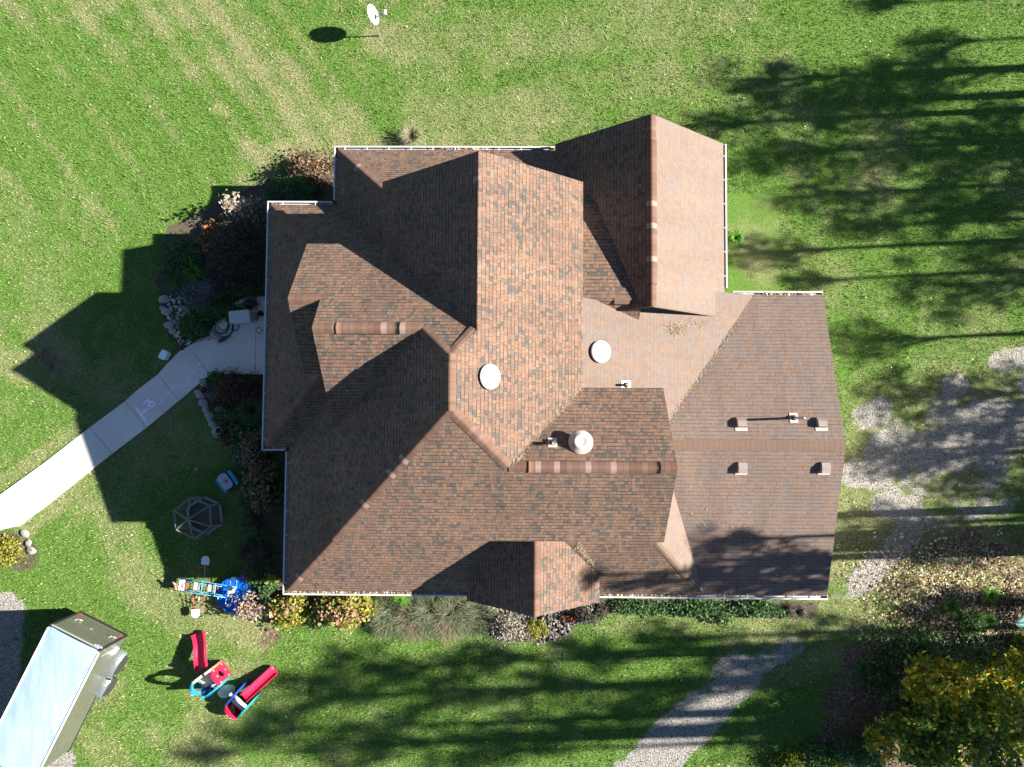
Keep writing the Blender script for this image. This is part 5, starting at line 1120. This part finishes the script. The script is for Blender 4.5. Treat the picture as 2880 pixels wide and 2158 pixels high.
rock(90,1548,.20,'pale flat rock right of the yellow green bush at the left edge',True); rock(82,1528,.16,'tan flat rock above the pale rock by the yellow green bush',True)
rock(72,1500,.18,'grey rock between the path and the yellow green bush')
def stones(label, region, n, smin, smax, mats, seed):
    rs = np.random.RandomState(seed); base = []
    for s in range(4):
        me = rock_mesh('b',(1,.8,.6),seed+s,1); base.append((np.array([v.co[:] for v in me.vertices]), np.array([p.vertices[:] for p in me.polygons]))); bpy.data.meshes.remove(me)
    V, Fq = [], []; off = 0; x0, y0 = min(p[0] for p in region), min(p[1] for p in region); x1, y1 = max(p[0] for p in region), max(p[1] for p in region)
    while n > 0:
        px, py = rs.uniform(x0,x1), rs.uniform(y0,y1)
        if not inpoly(np.array([px]),np.array([py]),region)[0]: continue
        n -= 1; v, f = base[rs.randint(4)]; s = smin*(smax/smin)**rs.rand(); a = rs.uniform(0,6.28); c, d = math.cos(a), math.sin(a); p = at(px,py)
        v = v*s*np.array([1,1,.8]); v = np.stack([v[:,0]*c-v[:,1]*d+p.x, v[:,0]*d+v[:,1]*c+p.y, v[:,2]+s*.2+rs.uniform(0,.03)],1); V.append(v); Fq.append(f+off); off += len(v)
    me = fast_mesh('bed_stones', np.concatenate(V), np.concatenate(Fq)); return tag(put('bed_stones', me, mats), label, 'stones', kind='stuff')
M['bedstone'] = leafmat('bed_stone',[(0,(.10,.095,.085)),(.35,(.24,.225,.20)),(.7,(.38,.355,.31)),(1,(.52,.49,.44))],.9,0)
M['riverstone'] = leafmat('river_stone',[(0,(.030,.030,.030)),(.4,(.075,.073,.070)),(.75,(.14,.13,.12)),(1,(.27,.25,.22))],.85,0)
stones('loose pale stones of the north bed beside the path',[(474,830),(540,836),(535,880),(505,905),(512,950),(545,962),(520,982),(490,945),(470,880)],170,.04,.085,M['bedstone'],3)
stones('loose grey stones scattered through the rock garden',[(580,1060),(640,1056),(690,1130),(690,1200),(640,1230),(610,1190),(590,1120)],260,.025,.06,M['riverstone'],5)
stones('loose grey stones along the bed under the west gutter',[(650,1270),(700,1260),(720,1400),(760,1600),(740,1640),(715,1520),(690,1400)],220,.02,.05,M['riverstone'],6)
stones('grey river stones piled below the south gable',[(1460,1700),(1520,1715),(1600,1700),(1690,1690),(1690,1712),(1640,1745),(1600,1782),(1540,1808),(1490,1800),(1440,1790),(1400,1740)],620,.035,.085,M['riverstone'],7)
stones('pale gravel chips under the bare twiggy shrub',[(1370,1700),(1470,1712),(1480,1800),(1380,1795),(1340,1760)],420,.02,.05,M['bedstone'],8)
# --- fallen leaves, straw and gutter debris
def scatter(name, label, n, fn, size, mat, seed, z=.03, asp=.6, cat='fallen leaves'):
    rs = np.random.RandomState(seed); P_ = []
    while len(P_) < n:
        px, py = rs.uniform(-60,2940), rs.uniform(-40,2200)
        if rs.rand() < fn(px,py): p = at(px,py); P_.append((p.x,p.y,z+rs.uniform(0,.03)))
    V, Fq = leaves(np.array(P_), size, asp, 0, .4, 3.); return tag(put(name, fast_mesh(name, V, Fq), mat), label, cat, kind='stuff')
def fl(px, py):
    if 560 < px < 2400 and 400 < py < 1700 or inpoly(np.array([px]),np.array([py]),PATH)[0]: return 0
    d = .10
    if px > 1950: d = .34
    if px > 2300 and py > 1350: d = .8
    if py > 1700 and 1900 < px: d = .6
    return d
scatter('fallen_leaves','small dry autumn leaves scattered over the lawn',1500,fl,.062,LM['litter'],2)
def fl2(px, py): return max(0, 1-math.hypot((px-2720)/330,(py-1780)/300))*.9 + (max(0,1-math.hypot((px-2560)/240,(py-1600)/130))*.4)
scatter('leaf_litter','brown oak leaves covering the ground of the lower right brush',7000,fl2,.085,LM['litter'],3,.02)
t_ = scatter('pool_leaves','brown leaves lying in the blue pool',26,lambda px,py: 1. if math.hypot(px-672,py-1682) < 40 else 0,.07,LM['brown'],4,.035)
def straw(label, pts, n, spread, L, seed, zf=None):
    rs = np.random.RandomState(seed); P_ = []; pts = [Vector(p) for p in pts]
    for _ in range(n):
        k = rs.randint(len(pts)-1); a, b = pts[k], pts[k+1]; q = a.lerp(b, rs.rand()); P_.append((q.x+rs.normal(0,spread),q.y+rs.normal(0,spread),q.z+rs.uniform(.0,.025)))
    P_ = np.array(P_)
    if zf is not None: P_[:,2] = np.array([max(f(x,y) for f in zf)+.012+rs.uniform(0,.03) for x,y,_ in P_])
    V, Fq = leaves(P_, L, .10, 0, .5, 3.); return tag(put('pine_straw', fast_mesh('pine_straw', V, Fq), LM['straw_old']), label, 'debris', kind='stuff')
vE = lambda x,y: fE(x,y)
straw('pine straw lying in the roof valley by the east slope',[(xGw+.1,yG+.05,0),(xAe,yGn,0)],230,.03,.11,1,[fE,fGn])
straw('pine straw lying in the long valley beside the garage roof',[(3.95,-.55,0),(6.6,2.85,0)],190,.03,.12,2,[fShed,fRn])
straw('clump of pine straw below the south end of the tall gable',[(4.35,2.55,0),(4.75,2.62,0)],200,.09,.13,3,[fShed])
straw('clump of pine straw at the gable foot near the low roof edge',[(5.0,2.83,0),(5.5,2.8,0)],70,.06,.12,31,[fShed])
fSk = lambda x,y: zL+K*(y-yS-gi); fCe = lambda x,y: zC-(zC-zCe)/(xCe-xC)*(x-xC)
straw('pine straw heaped in the valley of the south dormer',[(1.62,-3.62,0),(2.2,-4.35,0)],260,.05,.12,4,[fSk,fCe])
straw('heap of pine straw where the skirt roof meets the garage roof',[(4.55,-4.15,0),(4.75,-4.35,0)],190,.07,.12,5,[fRs])
straw('pine straw strewn over the garage roof slope',[(3.9,-2.2,0),(6.5,-3.6,0),(8.4,-4.6,0),(6.2,-4.9,0)],120,.5,.12,6,[fRs])
def gut(label, a, b, n, seed): straw_ = np.random.RandomState(seed); P_ = np.stack([straw_.uniform(a[0],b[0],n),straw_.uniform(a[1],b[1],n)+straw_.normal(0,.025,n),np.full(n,zL-.015)+straw_.uniform(0,.03,n)],1); V, Fq = leaves(P_,.07,.5,0,.5,2.); return tag(put('gutter_debris', fast_mesh('gutter_debris',V,Fq), LM['litter']), label, 'debris', kind='stuff')
gut('dry leaves filling the west half of the south gutter',(xWl+.1,yS+.08),(-3.0,yS+.08),420,1); gut('dry leaves lying in the south gutter beside the dormer',(xCe+.2,yS+.08),(5.2,yS+.08),160,2)
gut('dry leaves filling the north gutter of the garage',(7.4,yRn-.08),(xGe-.4,yRn-.08),240,3); gut('dark leaves in the middle of the north gutter',(-2.6,yN-.08),(-1.0,yN-.08),110,4)
# fallen branches
for px,py,a,l,lab in ((2590,1730,-.8,1.1,'bare fallen branch in the leaf litter left of the tufts'),(2410,1960,.9,1.0,'bare fallen branch beside the orange sapling'),(2850,2070,-.7,1.4,'grey fallen branch in the lower right corner'),(2845,1640,1.1,.8,'thin fallen branch near the right edge')):
    bm = BM(); p = at(px,py,.05); d = Vector((math.cos(a),math.sin(a),.05)); s = Vector((-d.y,d.x,0)); tube(bm,[p-d*l/2,p+s*.05,p+d*l/2],.02,6,.008); tube(bm,[p,p+d*l*.2+s*.2,p+d*l*.3+s*.3+UP*.1],.011,5,.004); tag(obj('fallen_branch', bm, M['twig']),lab,'branch')
# --- tall trees standing east and south-east of the picture; their shade falls on lawn and roof
def crown_mesh(seed, n, nc):
    rs = np.random.RandomState(seed); cs = []
    while len(cs) < nc:
        q = rs.uniform(-1,1,3)
        if .25 < np.linalg.norm(q) < 1: cs.append(q*np.array([1,1,1.15]))
    cs = np.array(cs); k = rs.randint(0,nc,n); sz = rs.uniform(.07,.19,nc); P_ = cs[k]+rs.normal(size=(n,3))*sz[k][:,None]; return cs, P_
protos = []
for s_ in range(3):
    np.random.seed(40+s_); cs, P_ = crown_mesh(60+s_, 1700, 46); V, Fq = leaves(P_, .12, .62, .15, .35, .6); me = fast_mesh('crown', V, Fq); me.materials.append(LM['tree']); protos.append((cs, me))
def tree(px, py, hc, r, z=0., k=0, trunk=True, squash=1.):
    s = at(px,py,z); hc = max(hc, z+(19.4-s.x)*math.tan(EL)); base = Vector((s.x+(hc-z)/math.tan(EL)*math.cos(AZ), s.y+(hc-z)/math.tan(EL)*math.sin(AZ), 0)); cs, me = protos[k%3]
    t = thing('tall_tree','tall thin tree beyond the right edge, its shade falling on lawn and roof','tree',base,0,'tall trees beyond the right edge')
    o = put('crown', me, None, t); o.location = (0,0,hc); o.scale = (r,r,r*squash); o.rotation_euler = (0,0,random.uniform(0,6.28)); rot = o.rotation_euler.to_matrix()
    if trunk:
        bm = BM(); tr = .15+.04*r; tube(bm,[(0,0,-.2),(.1,.05,hc*.35),(-.08,.05,hc*.7),(0,0,hc+r*.7)],tr,9,.03)
        for q in cs[::3]:
            q = rot @ Vector((q[0]*r,q[1]*r,q[2]*r*squash)); q.z += hc; b = Vector((0,0,max(hc*.45,q.z-1.3*r))); tube(bm,[b,b.lerp(q,.55)+Vector((0,0,.15)),q],.05,5,.012)
        obj('trunk', bm, M['twig'], t)
TREES = [(2130,225,9.5,1.0),(2210,300,9.5,.9),(2380,285,10,1.25),(2545,215,10.5,1.3),(2620,120,11,.6),(1985,350,9.2,.6),(2170,430,10,1.0),(2470,400,10.5,1.3),(2680,440,11,1.2),(2850,420,11,1.7),(2330,545,10.5,1.0),(2590,600,10.5,1.1),(2780,560,11,1.2),(2140,710,10,.8),(2700,800,11,1.3),(2460,10,11,.5),(2860,700,11,1.0),(2400,640,10.5,.6),(2270,790,10,.5),
 (2430,960,9,.8),(2560,1120,9,1.1),(2700,1260,9,1.5),(2840,1130,9,1.2),(2500,1290,8.5,.9),(2820,1400,9,1.3),(2480,1480,8.5,.8),(2650,1530,9,1.1),
 (2600,1700,9,1.0),(2330,1780,10,.8),(2250,1930,11,1.2),(2050,1860,12,1.0),(2450,2010,11,1.3),(2150,2060,12,1.1),
 (700,2060,17.5,.8),(860,1960,16.5,1.0),(1010,1880,16.5,.9),(1000,2090,17,1.1),(1190,1960,16,1.1),(1300,2120,16.5,.9),(1340,1850,15,.8),(1480,2060,15.5,1.0),(1500,1930,15,.8),(1640,1850,14,.8),(1700,2010,14.5,1.0),(1850,1800,13,.7),(1880,1950,13,.8),(560,2120,17.5,.5)]
for i,(a,b,h_,r) in enumerate(TREES): tree(a,b,h_,r,0.,i)
for i,(a,b,h_,r) in enumerate([(2010,1520,10.5,.55),(2120,1580,10.5,.8),(1960,1630,10.5,.6),(2290,1590,10,.55),(2240,1650,10.5,.8),(2080,1655,10.5,.7),(1790,1640,11,.5),(1590,1620,11.5,.4)]): tree(a,b,h_,r,3.6,i)
